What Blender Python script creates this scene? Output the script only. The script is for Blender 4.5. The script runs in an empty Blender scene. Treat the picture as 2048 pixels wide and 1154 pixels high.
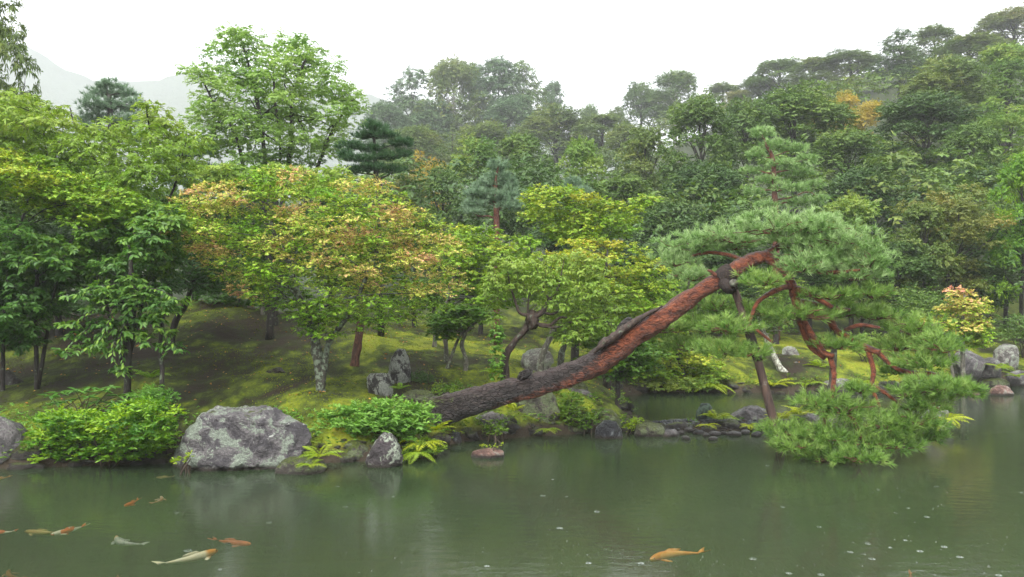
import bpy, bmesh, math
import numpy as np
from mathutils import Vector

# ------------------------------------------------------------------ camera, sky, sun, exposure
SC = bpy.context.scene
COL = SC.collection
F, HZ, CH = 1774.0, 600.0, 2.6          # focal length and horizon row in photo pixels, eye height
cam = bpy.data.cameras.new('camera')
cam.sensor_width = 36.0
cam.lens = 36.0 * F / 2048.0
cam.shift_y = (HZ - 577.0) / 2048.0
cam.clip_start = 0.1
cam.clip_end = 3000
camo = bpy.data.objects.new('camera', cam)
camo.location = (0, 0, CH)
camo.rotation_euler = (math.radians(90), 0, 0)
COL.objects.link(camo)
SC.camera = camo

SUN_EL, SUN_ROT = math.radians(48), math.radians(200)
world = bpy.data.worlds.new('World')
SC.world = world
world.use_nodes = True
wn, wl = world.node_tree.nodes, world.node_tree.links
wn.clear()
sky = wn.new('ShaderNodeTexSky')
sky.sky_type = 'NISHITA'
sky.sun_disc = False
sky.sun_elevation = SUN_EL
sky.sun_rotation = SUN_ROT
sky.dust_density = 4.0
hs = wn.new('ShaderNodeHueSaturation')
hs.inputs['Saturation'].default_value = 0.12
mx = wn.new('ShaderNodeMix')
mx.data_type = 'RGBA'
mx.inputs[0].default_value = 0.75
mx.inputs[7].default_value = (11.5, 11.9, 12.3, 1)     # even cloud layer over the clear sky
bg = wn.new('ShaderNodeBackground')
bg.inputs['Strength'].default_value = 0.06
wo = wn.new('ShaderNodeOutputWorld')
wl.new(sky.outputs[0], hs.inputs['Color'])
wl.new(hs.outputs[0], mx.inputs[6])
wl.new(mx.outputs[2], bg.inputs[0])
wl.new(bg.outputs[0], wo.inputs[0])

sl = bpy.data.lights.new('sun', 'SUN')
sl.energy = 1.5
sl.angle = math.radians(35)
sl.color = (1, 0.98, 0.94)
so = bpy.data.objects.new('sun', sl)
so.rotation_euler = (math.radians(42), 0, math.radians(-20))
COL.objects.link(so)

SC.view_settings.view_transform = 'Standard'
SC.view_settings.look = 'None'
SC.view_settings.gamma = 1
SC.view_settings.use_curve_mapping = False
SC.view_settings.exposure = 1.95
SC.render.engine = 'CYCLES'
cy = SC.cycles
cy.max_bounces = 5
cy.diffuse_bounces = 3
cy.glossy_bounces = 2
cy.transmission_bounces = 3
cy.transparent_max_bounces = 6
cy.volume_bounces = 1
cy.use_denoising = True
cy.sample_clamp_indirect = 4

RNG = np.random.default_rng(11)

# ------------------------------------------------------------------ helpers
def P(px, py, d):
    """point seen at photo pixel (px, py) that stands d metres away"""
    return np.array([(px - 1024) / F * d, d, CH + (HZ - py) / F * d])

def Gd(py, z=0.0):
    return (CH - z) * F / (py - HZ)

_perm = np.random.default_rng(5).permutation(512)
_val = np.random.default_rng(6).random(512)
def vnoise(p):
    p = np.asarray(p, float)
    i = np.floor(p).astype(int); f = p - i; f = f * f * (3 - 2 * f)
    r = 0
    for dx in (0, 1):
        for dy in (0, 1):
            for dz in (0, 1):
                h = _perm[(_perm[(_perm[(i[:, 0] + dx) & 511] + i[:, 1] + dy) & 511] + i[:, 2] + dz) & 511]
                w = (f[:, 0] if dx else 1 - f[:, 0]) * (f[:, 1] if dy else 1 - f[:, 1]) * (f[:, 2] if dz else 1 - f[:, 2])
                r = r + w * _val[h]
    return r * 2 - 1
def fbm(p, o=4, g=.5):
    p = np.asarray(p, float); s = 0; a = 1
    for k in range(o):
        s = s + a * vnoise(p * 2 ** k + 17.3 * k); a *= g
    return s
def norm(v):
    return v / np.maximum(np.linalg.norm(v, axis=-1, keepdims=True), 1e-9)
def smooth(t):
    t = np.clip(t, 0, 1); return t * t * (3 - 2 * t)

def build(name, V, Fc, mat, parent=None, origin=(0, 0, 0), attr=None, sm=False, link=True):
    """one mesh object from a vertex and a triangle array"""
    V = np.asarray(V, np.float32) - np.asarray(origin, np.float32)
    Fc = np.asarray(Fc, np.int32)
    m = bpy.data.meshes.new(name)
    m.vertices.add(len(V)); m.vertices.foreach_set('co', V.ravel())
    m.loops.add(Fc.size); m.loops.foreach_set('vertex_index', Fc.ravel())
    m.polygons.add(len(Fc)); m.polygons.foreach_set('loop_start', np.arange(0, Fc.size, 3, dtype=np.int32))
    m.update(calc_edges=True)
    if sm:
        m.polygons.foreach_set('use_smooth', np.ones(len(Fc), bool))
    if attr is not None:
        a = m.color_attributes.new('tint', 'FLOAT_COLOR', 'POINT')
        c = np.ones((len(V), 4), np.float32); c[:, :attr.shape[1]] = attr
        a.data.foreach_set('color', c.ravel())
    if mat is not None:
        m.materials.append(mat)
    o = bpy.data.objects.new(name, m)
    if parent is not None:
        o.parent = parent
    else:
        o.location = origin
    if link:
        COL.objects.link(o)
    return o

def thing(name, label, cat, loc, group=None):
    o = bpy.data.objects.new(name, None)
    o.empty_display_size = 0.2
    COL.objects.link(o)
    o.location = loc
    o['label'] = label; o['category'] = cat
    if group: o['group'] = group
    return o
def tag(o, label=None, cat=None, group=None, kind=None):
    if label: o['label'] = label
    if cat: o['category'] = cat
    if group: o['group'] = group
    if kind: o['kind'] = kind
    return o
def join(parts):
    V, Fc, A, n = [], [], [], 0
    for p in parts:
        V.append(p[0]); Fc.append(p[1] + n); n += len(p[0])
        if len(p) > 2 and p[2] is not None: A.append(p[2])
    return np.concatenate(V), np.concatenate(Fc), (np.concatenate(A) if A else None)

def spline(pts, n):
    """Catmull-Rom through the rows of pts (any number of columns)"""
    p = np.asarray(pts, float)
    p = np.vstack([2 * p[0] - p[1], p, 2 * p[-1] - p[-2]])
    t = np.linspace(0, len(p) - 3 - 1e-6, n); i = t.astype(int); f = (t - i)[:, None]
    a, b, c, d = p[i], p[i + 1], p[i + 2], p[i + 3]
    return .5 * ((2 * b) + (c - a) * f + (2 * a - 5 * b + 4 * c - d) * f ** 2 + (3 * b - a - 3 * c + d) * f ** 3)

def tube(path, rad, k=8, rough=0.0, seed=0, nf=6.0):
    """closed tapering tube along path; attribute = along, facing up, random"""
    path = np.asarray(path, float); n = len(path)
    rad = np.broadcast_to(np.asarray(rad, float), (n,))
    T = norm(np.gradient(path, axis=0))
    a = np.array([0, 1, 0.]) if abs(T[0][1]) < .9 else np.array([1, 0, 0.])
    U = np.zeros_like(T)
    for i in range(n):
        a = a - T[i] * a.dot(T[i]); a = a / np.linalg.norm(a); U[i] = a
    W = np.cross(T, U)
    th = np.linspace(0, 2 * np.pi, k, endpoint=False)
    D = np.cos(th)[None, :, None] * U[:, None] + np.sin(th)[None, :, None] * W[:, None]
    R = rad[:, None] * np.ones((1, k))
    V = path[:, None] + D * R[..., None]
    if rough:
        q = V.reshape(-1, 3)
        nz = fbm(q * nf / max(rad.max(), .02) * .2 + seed, 3).reshape(n, k)
        V = path[:, None] + D * (R * (1 + rough * nz))[..., None]
    V = V.reshape(-1, 3)
    i = np.arange(n - 1)[:, None] * k; j = np.arange(k)[None]; j2 = (j + 1) % k
    a1, b1, c1, d1 = i + j, i + j2, i + k + j2, i + k + j
    Fc = np.concatenate([np.stack([a1, b1, c1], -1).reshape(-1, 3), np.stack([a1, c1, d1], -1).reshape(-1, 3)])
    V = np.vstack([V, path[0], path[-1]]); e0 = n * k; e1 = e0 + 1
    jj = np.arange(k); jn = (jj + 1) % k
    Fc = np.vstack([Fc, np.stack([np.full(k, e0), jn, jj], -1), np.stack([np.full(k, e1), (n - 1) * k + jj, (n - 1) * k + jn], -1)])
    A = np.zeros((len(V), 3)); A[:n * k, 0] = np.repeat(np.linspace(0, 1, n), k)
    A[:n * k, 1] = (D[..., 2].ravel() + 1) / 2; A[e0, 0] = 0; A[e1, 0] = 1; A[e0:, 1] = .5
    return V, Fc, A

# ------------------------------------------------------------------ materials
def newmat(name):
    m = bpy.data.materials.new(name); m.use_nodes = True
    n = m.node_tree.nodes; n.clear()
    return m, n, m.node_tree.links
def ramp(n, cols):
    r = n.new('ShaderNodeValToRGB'); e = r.color_ramp.elements
    while len(e) < len(cols): e.new(.5)
    for k, (p, c) in enumerate(cols):
        e[k].position = p; e[k].color = (*c, 1)
    return r
def noise(n, l, co, scale, detail=4, rough=.55, dist=0):
    t = n.new('ShaderNodeTexNoise'); t.inputs['Scale'].default_value = scale
    t.inputs['Detail'].default_value = detail; t.inputs['Roughness'].default_value = rough
    t.inputs['Distortion'].default_value = dist
    if co is not None: l.new(co, t.inputs['Vector'])
    return t
def mixc(n, l, fac, a, b, mode='MIX'):
    m = n.new('ShaderNodeMix'); m.data_type = 'RGBA'; m.blend_type = mode
    for s, v in ((m.inputs[0], fac), (m.inputs[6], a), (m.inputs[7], b)):
        if isinstance(v, (int, float)): s.default_value = v
        elif isinstance(v, tuple): s.default_value = (*v, 1)
        else: l.new(v, s)
    return m.outputs[2]
def mathn(n, l, op, a, b=0.0, c=None):
    m = n.new('ShaderNodeMath'); m.operation = op
    for s, v in zip(m.inputs, (a, b, c)):
        if v is None: continue
        if isinstance(v, (int, float)): s.default_value = v
        else: l.new(v, s)
    return m.outputs[0]
def maprange(n, l, v, a, b):
    m = n.new('ShaderNodeMapRange'); l.new(v, m.inputs[0])
    m.inputs[1].default_value = a; m.inputs[2].default_value = b
    return m.outputs[0]
def coords(n, l, scale=(1, 1, 1), kind='Object'):
    c = n.new('ShaderNodeTexCoord'); mp = n.new('ShaderNodeMapping')
    mp.inputs['Scale'].default_value = scale
    l.new(c.outputs[kind], mp.inputs[0])
    return mp.outputs[0]
def finish(m, n, l, col, rough=.7, bump=None, bs=.3, bd=.02, spec=.5):
    p = n.new('ShaderNodeBsdfPrincipled'); o = n.new('ShaderNodeOutputMaterial')
    if isinstance(col, tuple): p.inputs['Base Color'].default_value = (*col, 1)
    else: l.new(col, p.inputs['Base Color'])
    if isinstance(rough, (int, float)): p.inputs['Roughness'].default_value = rough
    else: l.new(rough, p.inputs['Roughness'])
    p.inputs['Specular IOR Level'].default_value = spec
    if bump is not None:
        b = n.new('ShaderNodeBump'); b.inputs['Strength'].default_value = bs; b.inputs['Distance'].default_value = bd
        l.new(bump, b.inputs['Height']); l.new(b.outputs[0], p.inputs['Normal'])
    l.new(p.outputs[0], o.inputs[0])
    return m

def leafmat(name, cols, trans=.4, rough=.45, spec=.35):
    m, n, l = newmat(name)
    a = n.new('ShaderNodeAttribute'); a.attribute_name = 'tint'
    s = n.new('ShaderNodeSeparateColor'); l.new(a.outputs['Color'], s.inputs[0])
    f = mathn(n, l, 'ADD', mathn(n, l, 'MULTIPLY', s.outputs[1], .72), mathn(n, l, 'MULTIPLY', s.outputs[0], .28))
    r = ramp(n, cols); l.new(f, r.inputs[0])
    v = n.new('ShaderNodeHueSaturation'); l.new(r.outputs[0], v.inputs['Color'])
    l.new(mathn(n, l, 'MULTIPLY_ADD', s.outputs[2], .5, .75), v.inputs['Value'])
    p = n.new('ShaderNodeBsdfPrincipled'); l.new(v.outputs[0], p.inputs['Base Color'])
    p.inputs['Roughness'].default_value = rough; p.inputs['Specular IOR Level'].default_value = spec
    t = n.new('ShaderNodeBsdfTranslucent')
    g = n.new('ShaderNodeHueSaturation'); l.new(v.outputs[0], g.inputs['Color'])
    g.inputs['Value'].default_value = 1.25; g.inputs['Saturation'].default_value = 1.08
    l.new(g.outputs[0], t.inputs['Color'])
    x = n.new('ShaderNodeMixShader'); x.inputs[0].default_value = trans
    l.new(p.outputs[0], x.inputs[1]); l.new(t.outputs[0], x.inputs[2])
    o = n.new('ShaderNodeOutputMaterial'); l.new(x.outputs[0], o.inputs[0])
    return m

L = {}
L['maple'] = leafmat('maple_leaf', [(.0, (.08, .22, .015)), (.36, (.22, .40, .025)), (.53, (.42, .50, .07)), (.66, (.64, .49, .17)), (.82, (.72, .42, .26)), (1, (.68, .15, .20))])
L['maple_gold'] = leafmat('golden_maple_leaf', [(0, (0.08, 0.2208, 0.0165)), (0.4, (0.24, 0.3864, 0.033)), (0.7, (0.48, 0.4784, 0.0495)), (0.88, (0.6, 0.4324, 0.077)), (1, (0.62, 0.3312, 0.11))])
L['maple_green'] = leafmat('green_maple_leaf', [(0, (0.035, 0.108, 0.0144)), (0.5, (0.08, 0.18, 0.018)), (1, (0.16, 0.243, 0.024))])
L['cherry'] = leafmat('cherry_leaf', [(0, (0.027, 0.0792, 0.0198)), (0.45, (0.0675, 0.1584, 0.0275)), (0.8, (0.153, 0.264, 0.033)), (1, (0.306, 0.352, 0.044))])
L['cherry_pale'] = leafmat('pale_cherry_leaf', [(0, (0.072, 0.1672, 0.024)), (0.5, (0.18, 0.2904, 0.036)), (1, (0.324, 0.3872, 0.072))])
L['zelkova'] = leafmat('zelkova_leaf', [(0, (0.0945, 0.2, 0.039)), (0.5, (0.1995, 0.32, 0.065)), (1, (0.336, 0.44, 0.117))])
L['oak'] = leafmat('evergreen_leaf', [(0, (0.0289, 0.0668, 0.0114)), (0.5, (0.0763, 0.145, 0.0226)), (1, (0.1708, 0.241, 0.0357))], .25)
L['laurel'] = leafmat('laurel_leaf', [(0, (0.0166, 0.0452, 0.0108)), (0.5, (0.046, 0.0996, 0.0182)), (1, (0.1037, 0.168, 0.0288))], .2)
L['olive'] = leafmat('olive_leaf', [(0, (0.0378, 0.0737, 0.013)), (0.5, (0.0962, 0.1548, 0.0256)), (1, (0.2025, 0.2268, 0.0405))], .3)
L['bright'] = leafmat('bright_leaf', [(0, (0.06, 0.1404, 0.027)), (0.5, (0.135, 0.234, 0.036)), (1, (0.285, 0.3276, 0.054))], .35)
L['autumn'] = leafmat('autumn_leaf', [(0, (0.169, 0.182, 0.026)), (0.5, (0.338, 0.273, 0.039)), (1, (0.468, 0.286, 0.052))], .35)
L['rust'] = leafmat('rusty_leaf', [(0, (0.0624, 0.117, 0.0195)), (0.6, (0.1456, 0.169, 0.0325)), (1, (0.2912, 0.221, 0.052))], .35)
L['cedar'] = leafmat('cedar_foliage', [(0, (0.0338, 0.0792, 0.0276)), (0.5, (0.0675, 0.132, 0.0461)), (1, (0.1267, 0.1936, 0.0691))], .15, .6)
L['azalea'] = leafmat('azalea_leaf', [(0, (.03, .10, .012)), (.4, (.08, .20, .016)), (.7, (.20, .34, .02)), (1, (.38, .48, .03))])
L['shrub'] = leafmat('shrub_leaf', [(0, (.05, .14, .02)), (.5, (.15, .30, .045)), (1, (.28, .43, .08))])
L['rhodo'] = leafmat('broad_leaf', [(0, (.06, .17, .03)), (1, (.13, .26, .05))], .25, .35)
L['fern'] = leafmat('fern_frond', [(0, (.10, .22, .015)), (.5, (.22, .32, .02)), (1, (.42, .42, .03))])
L['weed'] = leafmat('weed_leaf', [(0, (.04, .11, .015)), (.6, (.12, .21, .02)), (1, (.28, .33, .03))])
L['pine'] = leafmat('pine_needle', [(0, (.05, .13, .025)), (.4, (.16, .28, .075)), (1, (.36, .47, .22))], .3, .5, .3)
L['pine_green'] = leafmat('green_pine_needle', [(0, (.045, .11, .02)), (.4, (.14, .25, .045)), (1, (.32, .42, .12))], .3, .5, .3)
L['pine_dark'] = leafmat('dark_pine_needle', [(0, (.016, .05, .018)), (.5, (.035, .09, .03)), (1, (.07, .14, .05))], .2, .5, .3)
L['pine_blue'] = leafmat('blue_pine_needle', [(0, (0.0735, 0.13, 0.0665)), (0.5, (0.147, 0.23, 0.133)), (1, (0.273, 0.37, 0.2375))], .25, .5, .3)
L['litter'] = leafmat('fallen_leaf', [(0, (.25, .10, .02)), (.5, (.40, .17, .03)), (1, (.45, .30, .05))], .2)
L['moss'] = leafmat('moss_blade', [(0, (.03, .05, .005)), (.5, (.10, .13, .008)), (1, (.22, .26, .012))], .3, .8, .1)

def barkmat(name, base, dark, lichen=None, amt=.5, scale=6, stretch=.3, rough=.55):
    m, n, l = newmat(name)
    co = coords(n, l, (1, 1, stretch))
    a = noise(n, l, co, scale * 3, 6, .65, .3)
    c = mixc(n, l, maprange(n, l, a.outputs[0], .35, .65), dark, base)
    if lichen:
        b = noise(n, l, coords(n, l), scale * 1.6, 5, .6)
        c = mixc(n, l, maprange(n, l, b.outputs[0], 1 - amt, 1 - amt + .08), c, lichen)
    return finish(m, n, l, c, rough, a.outputs[0], .9, .04, .25)
B = {}
B['dark'] = barkmat('wet_dark_bark', (.032, .025, .020), (.008, .007, .006), (.09, .11, .07), .42)
B['lichen'] = barkmat('lichen_bark', (.06, .055, .04), (.02, .018, .014), (.14, .17, .12), .52, 9, .6)
B['grey'] = barkmat('grey_bark', (.16, .15, .12), (.05, .045, .035), (.25, .28, .2), .45, 8)
B['brown'] = barkmat('red_brown_bark', (.16, .075, .05), (.04, .022, .018), (.22, .2, .17), .36, 7)
B['redpine'] = barkmat('red_pine_bark', (.15, .05, .03), (.04, .018, .014), None, 0, 8, .5, .4)
B['plum'] = barkmat('gnarled_bark', (.065, .042, .032), (.014, .010, .009), (.09, .10, .07), .42, 8)
B['pale'] = barkmat('pale_lichen_bark', (.34, .33, .27), (.07, .06, .05), (.5, .52, .42), .5, 8, .6)
B['twig'] = barkmat('twig_bark', (.07, .05, .035), (.03, .022, .018))

def rockmat(name, base, dark, lichen, amt, moss=.0, scale=3.0, white=0.0, strata=1.0, wet=.5):
    m, n, l = newmat(name)
    co = coords(n, l, (1, 1, strata))
    a = noise(n, l, co, scale * 1.2, 8, .65, .8)
    f = noise(n, l, co, scale * 9, 6, .7)
    c = mixc(n, l, maprange(n, l, a.outputs[0], .42, .58), dark, base)
    c = mixc(n, l, maprange(n, l, f.outputs[0], .38, .58), mixc(n, l, .45, c, (.012, .011, .010)), c)
    b = noise(n, l, co, scale * 1.15, 9, .66, .7)
    b2 = mathn(n, l, 'ADD', b.outputs[0], mathn(n, l, 'MULTIPLY', f.outputs[0], .25))
    c = mixc(n, l, maprange(n, l, b2, 1.135 - amt, 1.165 - amt), c, mixc(n, l, maprange(n, l, f.outputs[0], .35, .6), tuple(q * .55 for q in lichen), lichen))
    if white:
        v = noise(n, l, co, scale * 3.1, 8, .7, 1.0)
        c = mixc(n, l, maprange(n, l, v.outputs[0], 1 - white, 1.04 - white), c, (.52, .54, .48))
    if moss:
        g = n.new('ShaderNodeNewGeometry'); s = n.new('ShaderNodeSeparateXYZ'); l.new(g.outputs['Normal'], s.inputs[0])
        q = noise(n, l, co, scale * 2, 6, .6)
        t = mathn(n, l, 'ADD', s.outputs[2], mathn(n, l, 'MULTIPLY', q.outputs[0], 2.2))
        c = mixc(n, l, maprange(n, l, t, 2.35 - moss, 2.5 - moss), c, mixc(n, l, maprange(n, l, f.outputs[0], .35, .65), (.018, .03, .004), (.12, .15, .01)))
    # a dark wet band where the pond laps the stone
    gp = n.new('ShaderNodeNewGeometry'); sp = n.new('ShaderNodeSeparateXYZ'); l.new(gp.outputs['Position'], sp.inputs[0])
    c = mixc(n, l, maprange(n, l, sp.outputs[2], .08, .03), c, (.035, .024, .017))
    c = mixc(n, l, maprange(n, l, sp.outputs[2], .01, -.02), c, (.016, .02, .009))
    k = noise(n, l, co, scale * 26, 4, .7)
    h = mathn(n, l, 'ADD', a.outputs[0], mathn(n, l, 'MULTIPLY', f.outputs[0], .5))
    h = mathn(n, l, 'ADD', h, mathn(n, l, 'MULTIPLY', k.outputs[0], .15))
    c = mixc(n, l, mathn(n, l, 'MULTIPLY', maprange(n, l, k.outputs[0], .62, .40), .55), c, (.012, .011, .010))
    return finish(m, n, l, c, wet, h, 1, .14)
R = {}
R['boulder'] = rockmat('lichen_boulder_stone', (0.255, 0.232, 0.232), (0.068, 0.06, 0.068), (.33, .38, .30), .485, .15, 2.2, .37, 1.3)
R['stand'] = rockmat('weathered_black_and_pale_stone', (.20, .18, .17), (.04, .035, .035), (.42, .44, .38), .53, .1, 5, .35, .6)
R['purple'] = rockmat('purple_stone', (0.13, 0.098, 0.104), (0.058, 0.046, 0.049), (.46, .52, .40), .52, .0, 2.4, .33)
R['grey'] = rockmat('grey_stone', (0.285, 0.255, 0.255), (0.09, 0.083, 0.083), (.30, .33, .26), .45, .1, 3, .33)
R['pale'] = rockmat('pale_stone', (0.425, 0.388, 0.35), (0.125, 0.112, 0.1), (.42, .46, .36), .5, .05, 3.5, .42)
R['mossy'] = rockmat('mossy_stone', (0.256, 0.216, 0.176), (0.064, 0.054, 0.042), (.18, .22, .10), .55, .75, 3, .3)
R['dark'] = rockmat('dark_blue_stone', (0.065, 0.068, 0.081), (0.018, 0.018, 0.023), (.22, .24, .24), .44, 0, 4, .30, 1, .35)
R['red'] = rockmat('reddish_stone', (0.54, 0.3, 0.225), (0.18, 0.09, 0.075), (.42, .38, .32), .48, .25, 4, .35)
R['green'] = rockmat('green_stone', (0.06, 0.12, 0.072), (0.014, 0.024, 0.017), (.13, .20, .13), .5, .1, 5, 0)
R['soil'] = rockmat('dark_bank_stone', (.07, .055, .045), (.02, .016, .013), (.12, .13, .09), .45, .6, 5)
R['stump'] = barkmat('rotten_stump', (.035, .024, .018), (.01, .008, .007), (.06, .07, .02), .45)

def ground_material():
    m, n, l = newmat('moss_and_soil')
    co = coords(n, l, (1, .45, 1))
    a = noise(n, l, co, .55, 6, .62, .6); b = noise(n, l, co, 2.6, 7, .65); f = noise(n, l, co, 18, 5, .7)
    t = mathn(n, l, 'ADD', mathn(n, l, 'MULTIPLY', a.outputs[0], .65), mathn(n, l, 'MULTIPLY', b.outputs[0], .45))
    gx = n.new('ShaderNodeNewGeometry'); sx_ = n.new('ShaderNodeSeparateXYZ'); l.new(gx.outputs['Position'], sx_.inputs[0])
    t = mathn(n, l, 'SUBTRACT', t, mathn(n, l, 'MULTIPLY', maprange(n, l, sx_.outputs[0], -2.6, -6.5), .072))  # ground colour darkens toward the left, standing in for shade under the trees
    r = ramp(n, [(.42, (.026, .016, .009)), (.49, (.028, .036, .006)), (.55, (.08, .11, .008)), (.62, (.20, .24, .012)), (.76, (.30, .27, .03))])
    l.new(t, r.inputs[0])
    c = mixc(n, l, maprange(n, l, f.outputs[0], .3, .7), mixc(n, l, .55, r.outputs[0], (.012, .012, .006)), r.outputs[0])
    g = n.new('ShaderNodeNewGeometry'); s = n.new('ShaderNodeSeparateXYZ'); l.new(g.outputs['Position'], s.inputs[0])
    z = mathn(n, l, 'ADD', s.outputs[2], mathn(n, l, 'MULTIPLY', b.outputs[0], .22))
    c = mixc(n, l, maprange(n, l, z, .40, .27), c, mixc(n, l, b.outputs[0], (.02, .015, .011), (.06, .045, .03)))
    # forest floor under the wooded hill: brown humus
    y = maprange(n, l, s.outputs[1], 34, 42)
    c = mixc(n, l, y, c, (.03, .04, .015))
    h = mathn(n, l, 'ADD', b.outputs[0], mathn(n, l, 'MULTIPLY', f.outputs[0], .5))
    return finish(m, n, l, c, .85, h, 1, .08, .2)

# ------------------------------------------------------------------ ground
def gp(px, py):
    d = Gd(py); return ((px - 1024) / F * d, d)
SHORE = [gp(-600, 940), gp(-200, 945), gp(0, 938), gp(180, 932), gp(350, 925), gp(450, 918), gp(560, 925), gp(650, 925), gp(720, 922), gp(800, 915), gp(850, 900),
         gp(930, 885), gp(1030, 876), gp(1120, 868), gp(1240, 862), gp(1300, 866), gp(1400, 864), gp(1500, 860), gp(1600, 858), gp(1640, 853),
         gp(1600, 846), gp(1500, 845), gp(1400, 846), gp(1300, 848), gp(1262, 842), gp(1252, 815), gp(1238, 792), gp(1300, 784), gp(1450, 784),
         gp(1560, 788), gp(1700, 788), gp(1800, 782), gp(1900, 774), gp(1990, 768), gp(2100, 762), gp(2400, 752)]
LAND = np.array(SHORE + [(60, 30), (2500, 28), (2500, 2500), (-2500, 2500), (-2500, 14.0)])

def seg_dist(X, Y, A, Bp):
    """distance to closed polygon and whether inside"""
    n = len(A); d = np.full(X.shape, 1e9); ins = np.zeros(X.shape, bool)
    for i in range(n):
        x1, y1 = A[i]; x2, y2 = Bp[i]
        dx, dy = x2 - x1, y2 - y1
        t = np.clip(((X - x1) * dx + (Y - y1) * dy) / (dx * dx + dy * dy + 1e-12), 0, 1)
        d = np.minimum(d, np.hypot(X - x1 - t * dx, Y - y1 - t * dy))
        c = ((y1 > Y) != (y2 > Y)) & (X < (x2 - x1) * (Y - y1) / ((y2 - y1) + 1e-12) + x1)
        ins ^= c
    return np.where(ins, d, -d)

def H(X, Y):
    X = np.atleast_1d(np.asarray(X, float)); Y = np.atleast_1d(np.asarray(Y, float))
    sd = seg_dist(X, Y, LAND, np.roll(LAND, -1, 0))
    w = fbm(np.stack([X * 1.1, Y * 1.1, X * 0], -1), 3)
    sd = sd + w * .12 * np.clip(1 - np.abs(sd) / 3, 0, 1)
    s = np.maximum(sd, 0)
    z = .28 * (1 - np.exp(-s / .18)) + .42 * (1 - np.exp(-s / 1.8)) + .085 * np.minimum(s, 15)
    # the mossy mound on the left swells above the general slope
    z = z + .75 * np.exp(-((X + 8.5) / 5.5) ** 2 - ((Y - 26) / 5) ** 2) * smooth(s / 4)
    spit = smooth((X - 2.0) / .6) * smooth((19.5 - Y) / .8)
    z = np.where(sd > 0, z * (1 - .72 * spit), np.maximum(sd * 1.3, -1.3))
    u = X / np.maximum(Y, 1)
    sl = .08 + .08 * smooth((u + .35) / .25) + .20 * smooth((u + .03) / .55)
    z = z + sl * np.clip(Y - 37, 0, 130) * (sd > 0)
    z = z - .12 * np.clip(Y - 175, 0, 150) * (sd > 0)
    hump = fbm(np.stack([X * .8, Y * .8, X * 0 + 3], -1), 4)
    z = z + hump * np.clip(s * .05, 0, .10) + np.clip(Y - 40, 0, 30) * .03 * fbm(np.stack([X * .07, Y * .07, X * 0], -1), 2)
    nb = 5.6 - Y + .2 * w                                     # the near bank the photographer stands on
    zn = np.where(nb > 0, .2 + .8 * (1 - np.exp(-nb / 1.0)), -1.3)
    return np.where(nb > -.3, np.maximum(z, np.minimum(zn, .3 + nb * 2)), z)
def Hz(x, y): return float(H(x, y)[0])

xs = np.concatenate([-np.geomspace(18, 880, 36)[::-1], np.linspace(-17.9, 22, 200), np.geomspace(22.2, 1230, 36)])
ys = np.concatenate([np.linspace(-80, 4, 12), np.linspace(4.3, 13, 24), np.linspace(13.06, 31, 180), np.geomspace(31.1, 1080, 88)])
XX, YY = np.meshgrid(xs, ys)
ZZ = H(XX.ravel(), YY.ravel())
nx, ny = len(xs), len(ys)
ii = (np.arange(ny - 1)[:, None] * nx + np.arange(nx - 1)[None]).ravel()
GF = np.concatenate([np.stack([ii, ii + 1, ii + nx + 1], -1), np.stack([ii, ii + nx + 1, ii + nx], -1)])
M_GROUND = ground_material()
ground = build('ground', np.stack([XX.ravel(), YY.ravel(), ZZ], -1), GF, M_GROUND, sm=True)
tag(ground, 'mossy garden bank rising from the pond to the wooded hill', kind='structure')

# ------------------------------------------------------------------ pond water
def water_material():
    m, n, l = newmat('murky_pond_water')
    co = coords(n, l, (1, 1, 1))
    a = noise(n, l, coords(n, l, (1, 2.4, 1)), 3.2, 3, .5); b = noise(n, l, coords(n, l, (1, 1.6, 1)), 16, 3, .55)
    h = mathn(n, l, 'ADD', a.outputs[0], mathn(n, l, 'MULTIPLY', b.outputs[0], .35))
    bp = n.new('ShaderNodeBump'); bp.inputs['Strength'].default_value = .12; bp.inputs['Distance'].default_value = .03
    l.new(h, bp.inputs['Height'])
    fr = n.new('ShaderNodeFresnel'); fr.inputs['IOR'].default_value = 1.33; l.new(bp.outputs[0], fr.inputs['Normal'])
    gl = n.new('ShaderNodeBsdfGlossy'); gl.inputs['Roughness'].default_value = .085; l.new(bp.outputs[0], gl.inputs['Normal'])
    gl.inputs['Color'].default_value = (.8, .8, .8, 1)
    tr = n.new('ShaderNodeBsdfTransparent'); tr.inputs['Color'].default_value = (.93, .93, .84, 1)
    di = n.new('ShaderNodeBsdfDiffuse'); di.inputs['Color'].default_value = (.062, .098, .046, 1)
    x1 = n.new('ShaderNodeMixShader'); x1.inputs[0].default_value = .32
    l.new(tr.outputs[0], x1.inputs[1]); l.new(di.outputs[0], x1.inputs[2])
    x2 = n.new('ShaderNodeMixShader'); l.new(fr.outputs[0], x2.inputs[0])
    l.new(x1.outputs[0], x2.inputs[1]); l.new(gl.outputs[0], x2.inputs[2])
    o = n.new('ShaderNodeOutputMaterial'); l.new(x2.outputs[0], o.inputs[0])
    return m
wx = np.linspace(-60, 60, 41); wy = np.linspace(-2, 60, 41)
WX, WY = np.meshgrid(wx, wy); ii = (np.arange(40)[:, None] * 41 + np.arange(40)[None]).ravel()
water = build('water', np.stack([WX.ravel(), WY.ravel(), WX.ravel() * 0], -1),
              np.concatenate([np.stack([ii, ii + 1, ii + 42], -1), np.stack([ii, ii + 42, ii + 41], -1)]), water_material())
tag(water, 'murky green pond water dimpled by rain', kind='structure')

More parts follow.
